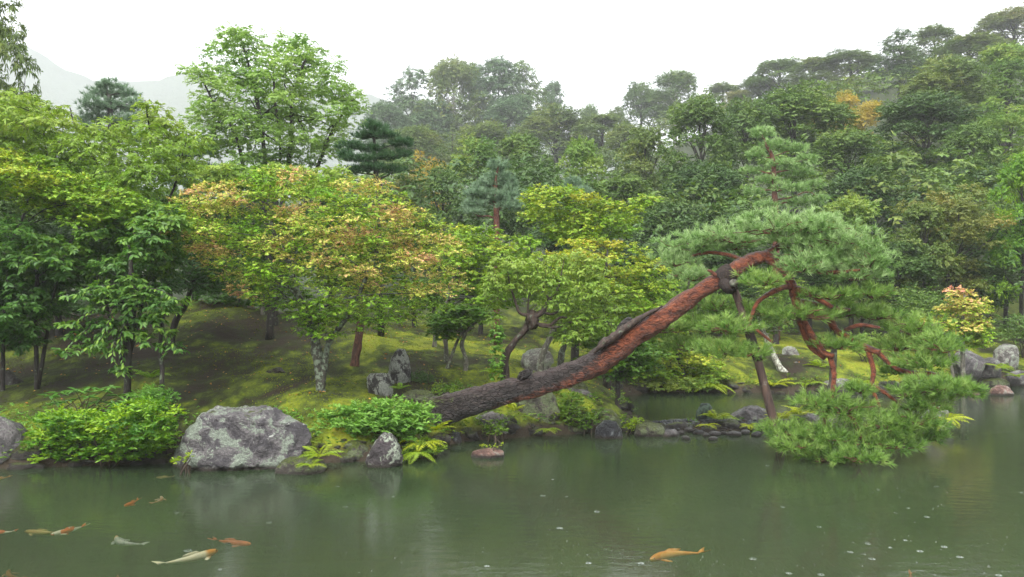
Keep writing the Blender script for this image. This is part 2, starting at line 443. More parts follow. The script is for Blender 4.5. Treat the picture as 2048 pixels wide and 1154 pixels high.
# ------------------------------------------------------------------ far mountain in the mist
mp_ = [(-900, 70), (-300, 75), (0, 78), (60, 95), (110, 128), (160, 155), (230, 168), (300, 160), (370, 150), (450, 140), (560, 145), (700, 185), (900, 235), (1300, 300), (2400, 330)]
md = 900.0
mxs = np.linspace(-900, 2400, 180); mys = np.interp(mxs, [p[0] for p in mp_], [p[1] for p in mp_])
V = []
for r, (yo, k) in enumerate([(-200, 0.0), (-130, .3), (-70, .62), (-25, .88), (0, 1), (50, .9), (130, .4)]):
    X = (mxs - 1024) / F * md; Zt = CH + (HZ - mys) / F * md
    y = md + yo + fbm(np.stack([X * .03, X * 0 + r, X * 0], -1), 3) * 14 * (1 - k)
    z = Zt * k + fbm(np.stack([X * .05, X * 0 + r * 2.1, X * 0], -1), 4) * 3.5
    V.append(np.stack([X, y, z], -1))
V = np.concatenate(V); nn = len(mxs); ii = (np.arange(6)[:, None] * nn + np.arange(nn - 1)[None]).ravel()
mm, n_, l_ = newmat('far_forest_slope')
t_ = noise(n_, l_, coords(n_, l_), .09, 8, .7)
M_FAR = finish(mm, n_, l_, mixc(n_, l_, t_.outputs[0], (.02, .035, .02), (.07, .10, .05)), .9, t_.outputs[0], 1, 3)
mountain = build('mountain', V, np.concatenate([np.stack([ii, ii + 1, ii + nn + 1], -1), np.stack([ii, ii + nn + 1, ii + nn], -1)]), M_FAR, sm=True)
tag(mountain, 'distant wooded mountain almost lost in mist', kind='structure')

# ------------------------------------------------------------------ foliage generators
def leaf_tris(base, dr, nrm, ln, wd, kind, bend=.15):
    """leaves as triangles; base, direction, normal (n,3), length and width (n,)"""
    n = len(base); side = norm(np.cross(dr, nrm)); nm = np.cross(side, dr)
    ln = ln[:, None]; wd = wd[:, None]
    if kind == 'oval2':
        q = [base, base + dr * ln * .45 + side * wd * .5 + nm * wd * .15, base + dr * ln - nm * ln * bend, base + dr * ln * .45 - side * wd * .5 + nm * wd * .15]
        f = [(0, 1, 2), (0, 2, 3)]
    elif kind == 'oval4':
        q = [base, base + dr * ln * .28 + side * wd * .42 + nm * wd * .12, base + dr * ln * .62 + side * wd * .4 + nm * wd * (.12) - nm * ln * bend * .4,
             base + dr * ln - nm * ln * bend, base + dr * ln * .62 - side * wd * .4 + nm * wd * .12 - nm * ln * bend * .4, base + dr * ln * .28 - side * wd * .42 + nm * wd * .12]
        f = [(0, 1, 2), (0, 2, 3), (0, 3, 4), (0, 4, 5)]
    elif kind == 'star':
        c = base + dr * ln * .3; q = []; f = []
        for k, (an, s) in enumerate(((-78, .78), (0, 1), (78, .78))):
            a = math.radians(an)
            v = dr * math.cos(a) + side * math.sin(a); w = -dr * math.sin(a) + side * math.cos(a)
            q += [c - v * ln * .12 + w * ln * .26, c + v * ln * s * .62 - nm * ln * .10, c - v * ln * .12 - w * ln * .26]
            f.append((3 * k, 3 * k + 1, 3 * k + 2))
    V = np.stack(q, 1); m = V.shape[1]
    Fc = (np.arange(n)[:, None, None] * m + np.array(f)[None]).reshape(-1, 3)
    return V.reshape(-1, 3), Fc, m

def twig_leaves(O, D, Lt, nl, ln, wd, kind, rng, tint, droop=.25, sag=.15, up=1.0, twig=False):
    T = len(O); D = norm(D)
    S = norm(np.cross(D, np.array([0, 0, 1.]) + rng.normal(0, .25, (T, 3))))
    t = np.linspace(.12, 1, nl)[None, :, None] * np.ones((T, 1, 1))
    Lt = np.broadcast_to(Lt, (T,))[:, None, None]
    pos = O[:, None] + D[:, None] * Lt * t; pos[..., 2] -= (sag * Lt * t ** 2)[..., 0]
    sgn = np.where(np.arange(nl) % 2 == 0, 1, -1)[None, :, None]
    dr = norm(D[:, None] * .75 + S[:, None] * sgn * .8 + rng.normal(0, .25, (T, nl, 3)) + np.array([0, 0, -droop]))
    nr = norm(np.array([0, 0, up * .8]) + rng.normal(0, .30, (T, nl, 3)) + D[:, None] * .55)
    N = T * nl
    sz = rng.uniform(.7, 1.25, N)
    V, Fc, m = leaf_tris(pos.reshape(-1, 3), dr.reshape(-1, 3), nr.reshape(-1, 3), ln * sz, wd * sz, kind)
    A = np.zeros((N, 3)); A[:, 0] = rng.random(N)
    A[:, 1] = np.clip(np.repeat(np.broadcast_to(tint, (T,)), nl) + rng.normal(0, .05, N), 0, 1); A[:, 2] = rng.random(N)
    A = np.repeat(A, m, 0)
    if not twig: return V, Fc, A
    # one thin blade of stem under each twig
    e = O + D * Lt[:, 0] * 1.0; e[:, 2] -= sag * Lt[:, 0, 0]
    w = np.cross(D, np.array([0, 1., 0])) ; w = norm(w) * .006
    SV = np.stack([O - w, O + w, e], 1).reshape(-1, 3)
    return V, Fc, A, (SV, np.arange(3 * T).reshape(-1, 3))

def poly_edge(pts, poly):
    poly = np.array(poly, float)
    return seg_dist(pts[:, 0], pts[:, 1], poly, np.roll(poly, -1, 0))
def poly_fill(poly, n, r, rng):
    """n spread-out pixel points inside poly, at least about r*.4 from its edge"""
    p = np.array(poly, float); lo, hi = p.min(0), p.max(0); out = []
    C = rng.uniform(lo, hi, (n * 60, 2)); e = poly_edge(C, poly); C = C[e > r * .45]; e = e[e > r * .45]
    k = max(1, len(C) // n)
    k = min(k, 9)
    for i in range(n):
        c = C[rng.integers(0, len(C), k)]
        if out:
            q = np.array(out); dd = np.min(np.hypot(c[:, None, 0] - q[None, :, 0], (c[:, None, 1] - q[None, :, 1]) * 1.5), 1)
            out.append(c[np.argmax(dd)])
        else: out.append(c[0])
    out = np.array(out)
    return out, poly_edge(out, poly)

def crown_blobs(poly, d, depth, n, rpx, rng, flat=.5):
    q, e = poly_fill(poly, n, rpx, rng)
    em = max(e.max(), 1)
    off = rng.uniform(-1, 1, n) * np.sqrt(np.clip(e / em, 0, 1)) * depth
    Y = d + off
    C = np.stack([(q[:, 0] - 1024) / F * Y, Y, CH + (HZ - q[:, 1]) / F * Y], -1)
    r = rpx / F * d * rng.uniform(.75, 1.25, n)
    Rr = np.stack([r, r, r * flat], -1)
    return C, Rr, q

def fill_blobs(C, Rr, tint, nleaf, nl, ln, wd, kind, rng, droop=.25, sag=.15, hollow=.45, twig=False, tl=None, out=1.0):
    n = len(C); w = Rr[:, 0] * Rr[:, 2]; w = w / w.sum(); T = max(n, int(nleaf / nl))
    idx = rng.choice(n, T, p=w)
    u = norm(rng.normal(0, 1, (T, 3))); u[:, 2] = np.where(u[:, 2] < -.35, -u[:, 2], u[:, 2])
    rr = rng.random(T) ** hollow
    O = C[idx] + u * Rr[idx] * rr[:, None] * .9
    D = norm(u * np.array([out, out, .35]) + rng.normal(0, .4, (T, 3)) * np.array([1, 1, .4]))
    tl = Rr[idx, 0] * .45 if tl is None else tl
    return twig_leaves(O, D, tl, nl, ln, wd, kind, rng, tint[idx], droop, sag, twig=twig)

def bez(a, b, lift, rng, n=9, wob=.06):
    a = np.array(a, float); b = np.array(b, float); L_ = np.linalg.norm(b - a)
    m1 = a + (b - a) * .33 + np.array([0, 0, lift * L_]) + rng.normal(0, wob * L_, 3)
    m2 = a + (b - a) * .68 + np.array([0, 0, lift * .6 * L_]) + rng.normal(0, wob * L_, 3)
    return spline([a, m1, m2, b], n)

def trunk_px(pts, d, base_on_ground=True):
    """pts: (px, py, radius_px[, depth offset]) from the foot upwards -> path, radii"""
    out = []
    for q in pts:
        dd = d + (q[3] if len(q) > 3 else 0)
        p = P(q[0], q[1], dd); out.append((*p, q[2] / F * dd))
    out = np.array(out)
    if base_on_ground:
        out[0, 2] = min(out[0, 2], Hz(out[0, 0], out[0, 1]) - .05)
    s = spline(out, max(10, 5 * len(pts)))
    return s[:, :3], np.maximum(s[:, 3], .004)

def hero_tree(name, label, cat, poly, d, depth, nblob, rpx, leaf, bark, nleaf, ln, wd, kind, seed, trunks=(), flat=.5, nl=7, tintf=None, droop=.25, sag=.15,
              group=None, limbs=10, extra=None, hollow=.45, attach=.55, limb_lift=.08, limb_r=.34):
    rng = np.random.default_rng(seed)
    if kind == 'star': nleaf = int(nleaf * 1.75); ln *= .70; wd *= .70; nblob = int(nblob * 1.35); rpx *= .82; flat *= .85
    elif kind == 'oval4': kind = 'oval2'; nleaf = int(nleaf * 1.75); ln *= .76; wd *= .80; nblob = int(nblob * 1.25); rpx *= .88
    elif d > 27: nleaf = int(nleaf * 1.7); ln *= .74; wd *= .74
    C, Rr, q = crown_blobs(poly, d, depth, nblob, rpx, rng, flat)
    if extra is not None:
        for (ex, ey, er, ed) in extra:
            r = er / F * (d + ed)
            C = np.vstack([C, P(ex, ey, d + ed)]); Rr = np.vstack([Rr, [r, r, r * flat]]); q = np.vstack([q, [ex, ey]])
    base = None; paths = []
    for t in trunks: paths.append(trunk_px(t, d))
    if not paths:
        cx = float(C[:, 0].mean()); cy_ = float(C[:, 1].mean()); z0 = Hz(cx, cy_)
        top = C[:, 2].max(); r0 = .02 * max(top - z0, 1.5)
        s = spline([(cx, cy_, z0 - .1, r0 * 1.3), (cx + .1, cy_, z0 + (top - z0) * .3, r0), (cx - .05, cy_, z0 + (top - z0) * .6, r0 * .7), (cx, cy_, top - .2 * (top - z0), .02)], 16)
        paths.append((s[:, :3], s[:, 3]))
    base = paths[0][0][0]
    org = (float(base[0]), float(base[1]), float(base[2]) + .05)
    root = thing(name, label, cat, org, group)
    for k, (pp, rr) in enumerate(paths):
        V, Fc, A = tube(pp, rr * (.85 + .4 * np.exp(-np.arange(len(rr)) / 1.2)), 12, .16, seed + k)
        build('trunk', V, Fc, bark, root, org, A, True)
    pts = np.concatenate([p for p, _ in paths]); rad = np.concatenate([r for _, r in paths])
    par = np.concatenate([np.linspace(0, 1, len(p)) for p, _ in paths])
    ok = par > attach
    order = rng.permutation(len(C))[:limbs]
    for k in order:
        c = C[k]; dist = np.linalg.norm(pts - c, axis=1) + np.where(pts[:, 2] > c[2] - .1, 1.5, 0) + np.where(ok, 0, 50)
        j = int(np.argmin(dist)); r0 = max(.009, min(rad[j] * limb_r, .075))
        pth = bez(pts[j], c, limb_lift, rng, 10)
        V, Fc, A = tube(pth, np.linspace(r0, .006, 10), 6, .08, seed + k)
        build('limb', V, Fc, bark, root, org, A, True)
    tint = np.clip(.45 + .5 * vnoise(C * .9 + seed) + rng.normal(0, .1, len(C)), 0, 1) if tintf is None else np.clip(tintf(q, rng), 0, 1)
    r_ = fill_blobs(C, Rr, tint, nleaf, nl, ln, wd, kind, rng, droop, sag, hollow, twig=True)
    build('crown', r_[0], r_[1], leaf, root, org, r_[2])
    if d < 26:
        sv, sf = r_[3]
        tag(build('twigs', sv, sf, B['twig'], root, org), kind='stuff')
    return root, org

# ------------------------------------------------------------------ pines
def tufts(O, D, m, nl, w, rng, tint, spread=(14, 62), shoot=.07):
    T = len(O); D = norm(D)
    a = norm(np.cross(D, norm(rng.normal(0, 1, (T, 3))))); b = np.cross(D, a)
    ph = rng.uniform(0, 2 * np.pi, (T, m, 1)); al = np.radians(rng.uniform(*spread, (T, m, 1)))
    N = norm(D[:, None] * np.cos(al) + (a[:, None] * np.cos(ph) + b[:, None] * np.sin(ph)) * np.sin(al))
    s = O[:, None] + D[:, None] * rng.uniform(0, shoot, (T, m, 1))
    e = s + N * (nl * rng.uniform(.7, 1.15, (T, m, 1)))
    pw = norm(np.cross(N, norm(rng.normal(0, 1, (T, m, 3))))) * w * .5
    V = np.stack([s - pw, s + pw, e], 2).reshape(-1, 3)
    Fc = np.arange(T * m * 3).reshape(-1, 3)
    A = np.zeros((T * m, 3)); A[:, 0] = rng.random(T * m)
    A[:, 1] = np.clip(np.repeat(np.broadcast_to(tint, (T,)) + rng.normal(0, .1, T), m), 0, 1); A[:, 2] = rng.random(T * m)
    return V, Fc, np.repeat(A, 3, 0)

def pad(c, rad, n, m, nl, w, rng, tint=.5, upw=.9, droop=0.0):
    """a cushion of needle tufts: domed on top, ragged underneath"""
    u = norm(rng.normal(0, 1, (n, 3))); rr = rng.random(n) ** .45
    p = u * rr[:, None]; p[:, 2] = np.where(p[:, 2] < 0, p[:, 2] * .55, p[:, 2])
    lump = 1 + .38 * vnoise(u * 2.3 + c[0] * 3)
    p = p * lump[:, None]
    O = np.asarray(c) + p * np.asarray(rad)
    D = norm(u * np.array([1, 1, .5]) * .75 + np.array([0, 0, upw - droop]) + rng.normal(0, .28, (n, 3)))
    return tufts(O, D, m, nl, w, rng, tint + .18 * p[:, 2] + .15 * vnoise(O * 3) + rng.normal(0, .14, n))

# ------------------------------------------------------------------ rocks
def ico(sub):
    bm = bmesh.new(); bmesh.ops.create_icosphere(bm, subdivisions=sub, radius=1)
    V = np.array([v.co[:] for v in bm.verts]); Fc = np.array([[v.index for v in f.verts] for f in bm.faces]); bm.free()
    return norm(V), Fc
ICO = {k: ico(k) for k in (1, 2, 3, 4, 5, 6)}
def rock_mesh(poly, d, depth, seed, sub=4, rough=.09, sink=.3, crag=.5):
    rng = np.random.default_rng(seed)
    W = np.array([P(x, y, d) for x, y in poly])[:, [0, 2]]
    m = (W.min(0) + W.max(0)) / 2; m[1] = W[:, 1].min() + (W[:, 1].max() - W[:, 1].min()) * .42
    den = np.concatenate([np.linspace(W[i], W[(i + 1) % len(W)], 14, endpoint=False) for i in range(len(W))]) - m
    th = np.arctan2(den[:, 1], den[:, 0]); o = np.argsort(th); th = th[o]; ra = np.hypot(den[:, 0], den[:, 1])[o]
    U, Fc = ICO[sub]
    s = np.hypot(U[:, 0], U[:, 2]); t = np.arctan2(U[:, 2], U[:, 0])
    Rr = np.interp(t, np.concatenate([th - 2 * np.pi, th, th + 2 * np.pi]), np.tile(ra, 3))
    sp = s ** .62
    X = m[0] + np.cos(t) * Rr * sp; Z = m[1] + np.sin(t) * Rr * sp
    Y = d + depth * np.sign(U[:, 1]) * np.abs(U[:, 1]) ** .8
    V = np.stack([X, Y, Z], -1); size = float(max(np.ptp(W[:, 0]), np.ptp(W[:, 1])))
    q = (V - [m[0], d, m[1]]) / size
    # facets: the lowest of several tilted planes chips the rounded form
    n1 = fbm(q * 2.6 + seed * 1.7, 5, .55); ri = 1 - 2 * np.abs(vnoise(q * np.array([3, 3, 4.5]) + seed))
    cell = np.round(vnoise(q * 3.5 + seed * 3) * 3) / 3
    disp = size * (rough * n1 * .6 + rough * crag * ri * .35 + rough * crag * .5 * cell)
    dirv = norm(q + 1e-6); edge = .35 + .65 * np.abs(U[:, 1])
    ext = np.abs(q).max(0) + 1e-6; qq = q / ext
    for k in range(26):
        nn_ = norm(rng.normal(0, 1, 3) * np.array([.8, 1.5, .9])); hh = rng.uniform(.70, .93)
        dd_ = qq @ nn_ - hh * (1 if abs(nn_[1]) > .45 else 1.12); qq = qq - np.where(dd_ > 0, dd_ * .92, 0)[:, None] * nn_
    V = V + (qq - q / ext) * ext * size
    V = V + dirv * (disp * edge * .8)[:, None] + dirv * (size * .018 * fbm(q * 16 + seed, 3, .6))[:, None]
    zb = W[:, 1].min()
    low = np.clip((zb + .12 * size - V[:, 2]) / (.12 * size), 0, 1)
    V[:, 2] -= low * sink
    return V, Fc, np.array([m[0], d, zb])

def rock(label, poly, d, depth, mat, seed, name='boulder', cat='rock', sub=4, rough=.09, sink=.3, group=None, crag=.5):
    V, Fc, o = rock_mesh(poly, d, depth, seed, min(6, sub + (1 if d < 20 else 0)), rough * 1.2, sink, crag)
    ob = build(name, V, Fc, mat, None, o, None, True)
    return tag(ob, label, cat, group)

# ------------------------------------------------------------------ the stones
ROCKS = [
 ('large grey lichen-crusted boulder with a flat top at the water edge', [(342, 938), (348, 905), (372, 872), (396, 838), (416, 817), (470, 812), (520, 809), (600, 811), (618, 828), (627, 858), (622, 900), (610, 945), (480, 945)], 14.0, .62, 'boulder', 3, 5, .07),
 ('low dark rock with ferns at the right foot of the large boulder', [(545, 955), (560, 925), (610, 912), (645, 918), (654, 940), (640, 958), (590, 963)], 13.4, .25, 'mossy', 5, 4, .1),
 ('pointed purple rock with pale lichen splashes standing in the water', [(726, 944), (735, 912), (752, 882), (770, 861), (782, 864), (794, 885), (806, 915), (810, 943), (765, 948)], 13.9, .24, 'purple', 8, 4, .06),
 ('small flat reddish stone standing alone in the pond', [(940, 921), (946, 904), (962, 896), (1000, 895), (1007, 905), (1008, 921), (975, 924)], 14.7, .2, 'red', 12, 4, .07),
 ('smooth grey boulder under the foot of the leaning pine', [(932, 876), (938, 852), (955, 832), (985, 823), (1012, 832), (1028, 855), (1040, 876), (985, 882)], 16.9, .35, 'grey', 15, 4, .06),
 ('tall mottled rock face behind the leaning pine trunk', [(1035, 876), (1030, 830), (1036, 785), (1050, 766), (1090, 762), (1112, 790), (1122, 830), (1118, 868), (1075, 878)], 17.5, .45, 'mossy', 17, 4, .08),
 ('brown block of rock low in the stacked bank at the inlet corner', [(1118, 868), (1116, 842), (1135, 832), (1168, 834), (1180, 850), (1178, 868), (1150, 872)], 17.5, .3, 'mossy', 19, 4, .12),
 ('broad brown rock block in the middle of the stacked bank', [(1165, 862), (1168, 830), (1185, 818), (1225, 820), (1240, 835), (1248, 860), (1200, 866)], 17.8, .35, 'mossy', 20, 4, .12),
 ('flat ledge of rock on top of the stacked bank', [(1125, 834), (1130, 812), (1160, 802), (1215, 806), (1236, 818), (1230, 832), (1170, 836)], 18.4, .4, 'pale', 21, 4, .10),
 ('grey capstone at the back of the stacked bank under the pine trunk', [(1110, 812), (1118, 788), (1145, 776), (1180, 782), (1190, 806), (1150, 814)], 18.9, .35, 'grey', 23, 4, .09),
 ('dark blue-black pointed rock on the waterline right of the rock face', [(1187, 879), (1193, 855), (1208, 841), (1230, 843), (1243, 862), (1247, 880), (1215, 884)], 16.7, .22, 'dark', 22, 4, .09),
 ('blocky grey rock with a flat top at the start of the gravel spit', [(1267, 875), (1270, 850), (1285, 843), (1318, 844), (1328, 855), (1330, 872), (1300, 878)], 17.0, .22, 'mossy', 24, 4, .08),
 ('low wet slab beside the blocky grey rock on the spit', [(1322, 876), (1330, 863), (1350, 858), (1360, 868), (1356, 876)], 16.9, .14, 'grey', 25, 3, .08),
 ('upright dark green stone on the gravel spit', [(1393, 850), (1394, 822), (1402, 808), (1418, 807), (1427, 822), (1430, 850)], 18.3, .18, 'green', 27, 4, .08),
 ('sloping grey boulder lying behind the timber prop', [(1448, 852), (1458, 835), (1485, 818), (1515, 806), (1535, 815), (1545, 850), (1500, 858)], 18.5, .3, 'grey', 29, 4, .06),
 ('low stone half covered by yellow ferns near the timber prop', [(1560, 850), (1572, 832), (1600, 824), (1640, 828), (1650, 846), (1600, 854)], 18.4, .3, 'grey', 31, 4, .08),
 ('weathered rock with yellow fern at the right end of the low pine foliage', [(1838, 858), (1850, 828), (1868, 812), (1890, 816), (1906, 838), (1902, 862), (1870, 868)], 17.6, .3, 'pale', 33, 4, .12),
 ('tall standing stone with grey lichen on the moss lawn', [(778, 778), (777, 745), (782, 715), (796, 697), (810, 700), (819, 718), (821, 776), (800, 780)], 18.6, .26, 'stand', 36, 4, .05),
 ('cube shaped stone with a flat top left of the standing stone', [(735, 790), (735, 752), (745, 744), (783, 745), (789, 760), (789, 792), (765, 797)], 17.6, .22, 'stand', 38, 4, .06),
 ('long flat stepping stone below the standing stone', [(803, 794), (806, 783), (830, 780), (862, 781), (869, 790), (860, 797), (820, 798)], 17.4, .25, 'mossy', 40, 4, .07),
 ('rounded pale grey boulder on the moss behind the gnarled tree', [(1040, 728), (1046, 708), (1062, 697), (1085, 696), (1103, 706), (1108, 725), (1090, 738), (1055, 738)], 22.5, .42, 'pale', 42, 4, .07),
 ('low brown rock on the moss just above the pine trunk', [(1030, 762), (1038, 748), (1060, 742), (1082, 748), (1088, 765), (1055, 772)], 18.8, .28, 'mossy', 44, 4, .08),
 ('grey boulder at the left edge of the picture beside the azalea', [(-70, 930), (-60, 860), (-20, 835), (20, 838), (42, 865), (46, 905), (44, 935), (0, 940)], 14.0, .5, 'grey', 46, 4, .06),
 ('dark rock under the rounded shrub left of the pointed purple rock', [(660, 938), (662, 905), (680, 885), (715, 880), (738, 895), (742, 935), (700, 940)], 14.5, .35, 'mossy', 48, 4, .08),
 ('small blunt rock between ferns left of the smooth grey boulder', [(895, 900), (893, 872), (905, 858), (920, 865), (925, 895)], 16.2, .2, 'dark', 50, 3, .08),
 ('upright pointed pale stone on the far bank behind the prop', [(1560, 727), (1563, 705), (1573, 691), (1588, 693), (1597, 708), (1600, 727)], 27.6, .3, 'pale', 52, 4, .08),
 ('wide flat slab at the foot of the upright pale stone', [(1532, 750), (1540, 733), (1570, 724), (1610, 722), (1632, 732), (1630, 745), (1590, 750)], 26.6, .5, 'grey', 54, 4, .06),
 ('long pale block along the far shore behind the hanging pine boughs', [(1627, 782), (1629, 760), (1650, 756), (1690, 757), (1712, 762), (1714, 782), (1670, 787)], 25.0, .35, 'pale', 56, 4, .05),
 ('small pale rock half hidden by the pine on the far shore', [(1755, 775), (1760, 760), (1780, 757), (1795, 762), (1797, 776)], 25.6, .3, 'pale', 58, 3, .07),
 ('low stone at the waterline left of the long pale block', [(1588, 788), (1592, 770), (1605, 764), (1615, 775), (1617, 788)], 25.0, .25, 'mossy', 59, 3, .08),
 ('large smooth grey boulder on the far right bank', [(1902, 742), (1908, 712), (1925, 698), (1948, 700), (1962, 718), (1964, 742), (1930, 746)], 27.0, .5, 'grey', 61, 4, .04),
 ('low rounded stone just right of the smooth grey boulder', [(1955, 738), (1962, 720), (1985, 715), (2003, 728), (2000, 740)], 27.0, .4, 'grey', 63, 4, .05),
 ('angular lichened rock in the moss near the right edge', [(1988, 722), (1994, 700), (2010, 688), (2035, 688), (2040, 705), (2036, 723), (2010, 726)], 28.5, .35, 'pale', 65, 4, .08),
 ('square wet rock standing in the water near the right edge', [(1974, 793), (1980, 775), (2000, 770), (2020, 772), (2025, 785), (2022, 795)], 24.3, .25, 'red', 67, 4, .07),
 ('flat slab on the right shore above the square wet rock', [(1962, 772), (1968, 760), (2000, 755), (2018, 762), (2018, 772)], 26.8, .35, 'mossy', 69, 4, .07),
 ('dark grey rock cut by the right edge of the picture', [(2010, 765), (2015, 748), (2035, 740), (2075, 745), (2085, 766)], 26.9, .4, 'grey', 71, 4, .07),
 ('small stone in the water below the right pine foliage', [(1935, 793), (1940, 786), (1955, 784), (1962, 792)], 23.9, .15, 'red', 73, 3, .07),
 ('brown mossy rock at the inlet behind the small green maple trunk', [(1120, 790), (1128, 765), (1150, 758), (1172, 770), (1180, 790)], 19.4, .35, 'mossy', 75, 4, .08),
 ('low flat stone right of the pine base among yellow leaves', [(1243, 858), (1248, 840), (1275, 836), (1290, 850)], 18.0, .25, 'mossy', 76, 3, .08),
 ('grey stone on the far shore under the right boughs of the leaning pine', [(1815, 780), (1820, 765), (1845, 760), (1868, 768), (1870, 782)], 26.0, .35, 'pale', 79, 4, .08),
 ('low brown stone at the waterline left of the smooth right bank boulder', [(1872, 778), (1880, 762), (1905, 758), (1925, 768), (1925, 780)], 26.2, .3, 'mossy', 83, 4, .08),
 ('rust brown rock where the far shore moss meets the water', [(1700, 790), (1705, 775), (1730, 770), (1745, 780), (1745, 792)], 24.8, .3, 'mossy', 78, 3, .08),
]
for (lb, po, d, dp, mt, sd_, sub, rg) in ROCKS:
    rock(lb, po, d, dp, R[mt], sd_, 'boulder' if sub > 3 else 'stone', 'rock', sub, rg, .12 if (Gd(max(p[1] for p in po)) + 1.2 > d and d < 18.2) else .35)
rock('pale mossy stone in the moss lawn left of the cube stone', [(655, 708), (660, 702), (672, 702), (678, 709)], 21.5, .12, R['pale'], 80, 'stone', sub=3)
rock('little grey stone on the moss beside the reddish trunk', [(688, 745), (692, 738), (703, 738), (706, 745)], 19.6, .1, R['mossy'], 82, 'stone', sub=3)
# rotten stumps and roots on the mound
rock('low rotten stump with spreading roots on the mound', [(375, 672), (390, 658), (402, 650), (412, 645), (430, 650), (442, 660), (452, 672), (420, 678)], 23.4, .4, R['stump'], 84, 'tree_stump', 'stump', 4, .22, crag=1.2)
rock('mossy root hump in the dark moss above the large boulder', [(525, 760), (535, 742), (555, 736), (570, 745), (572, 760)], 18.5, .3, R['stump'], 86, 'tree_stump', 'stump', 4, .15)
V, Fc, A = tube(spline([P(-90, 745, 18), P(-30, 752, 17.6), P(12, 760, 17.4), P(40, 775, 17.2)], 14), np.linspace(.24, .13, 14), 14, .18, 5)
_o = P(-20, 765, 17.5)
tag(build('fallen_log', V, Fc, B['dark'], None, _o, A, True), 'grey weathered log lying on the moss at the left edge', 'log')

# stones of the gravel spit: the larger ones by themselves, the rest as gravel
rng = np.random.default_rng(77)
slots = [(1345, 856), (1362, 862), (1378, 858), (1398, 862), (1412, 866), (1430, 864), (1448, 862), (1468, 865), (1490, 861), (1512, 865), (1372, 872), (1425, 873), (1530, 862), (1555, 858), (1480, 852)]
PEB = [ico(2)]
pm = []
for k in range(3):
    U, Fc = ICO[2]; V = U * (np.array([1, .75, .5]) * (1 + .0 * k)); V = V * (1 + .22 * vnoise(U * 1.9 + k * 7))[:, None]
    me = build('gravel_stone', V, Fc, R['dark' if k == 0 else 'grey'], link=False, sm=True).data; pm.append(me)
for k, (px, py) in enumerate(slots):
    d = Gd(py, .06); x = (px - 1024) / F * d
    o = bpy.data.objects.new('gravel_stone', pm[k % 3]); COL.objects.link(o)
    s = rng.uniform(.07, .13); o.scale = (s * 1.2, s, s); o.rotation_euler = (0, 0, rng.uniform(0, 6)); o.location = (x, d, max(Hz(x, d), 0) + s * .2)
    nth = ['leftmost', 'second', 'third', 'fourth', 'fifth', 'sixth', 'seventh', 'eighth', 'ninth', 'tenth', 'eleventh', 'twelfth', 'thirteenth', 'fourteenth', 'rightmost'][sorted(slots).index((px, py))]
    tag(o, f'{nth} of the loose dark wet stones on the gravel spit' + ('' if nth in ('leftmost', 'rightmost') else ', counted from the left'), 'stone', 'loose stones on the gravel spit')
ps = []
for k in range(900):
    px = rng.uniform(1300, 1600); py = rng.uniform(848, 870); d = Gd(py, .05); x = (px - 1024) / F * d; z = Hz(x, d)
    if z < -.06: continue
    U, Fc = ICO[1]; s = rng.uniform(.018, .05)
    ps.append((U * np.array([1.3, 1, .7]) * s * rng.uniform(.7, 1.3, 3) + [x, d, z + s * .2], Fc))
V, Fc, _ = join(ps)
tag(build('gravel', V, Fc, R['dark'], None, (3, 18, 0), None, False), 'dark wet gravel of the low spit', kind='stuff')
# rubble along every shore
ps = []; SH = np.array(SHORE)
seg = np.hypot(*np.diff(SH, axis=0).T); cum = np.concatenate([[0], np.cumsum(seg)])
def shore_pt(n, rng):
    t = rng.uniform(0, cum[-1], n); return np.stack([np.interp(t, cum, SH[:, 0]), np.interp(t, cum, SH[:, 1])], -1)
sp = shore_pt(900, rng) + rng.normal(0, .10, (900, 2)) + np.array([0, .06])
szs = Hz  # noqa
zz = H(sp[:, 0], sp[:, 1])
for (x, y), z in zip(sp, zz):
    if z < -.12: continue
    U, Fc = ICO[2]; s = rng.uniform(.02, .045) if rng.random() < .7 else rng.uniform(.05, .13)
    V = U * np.array([1.4, 1, .75]) * s * rng.uniform(.6, 1.4, 3) * (1 + .75 * vnoise(U * 1.5 + x * 9))[:, None]
    ps.append((V + [x, y, z], Fc))
V, Fc, _ = join(ps)
tag(build('shore_rubble', V, Fc, R['soil'], None, (0, 18, 0), None, False), 'small broken stones along the waterline', kind='stuff')

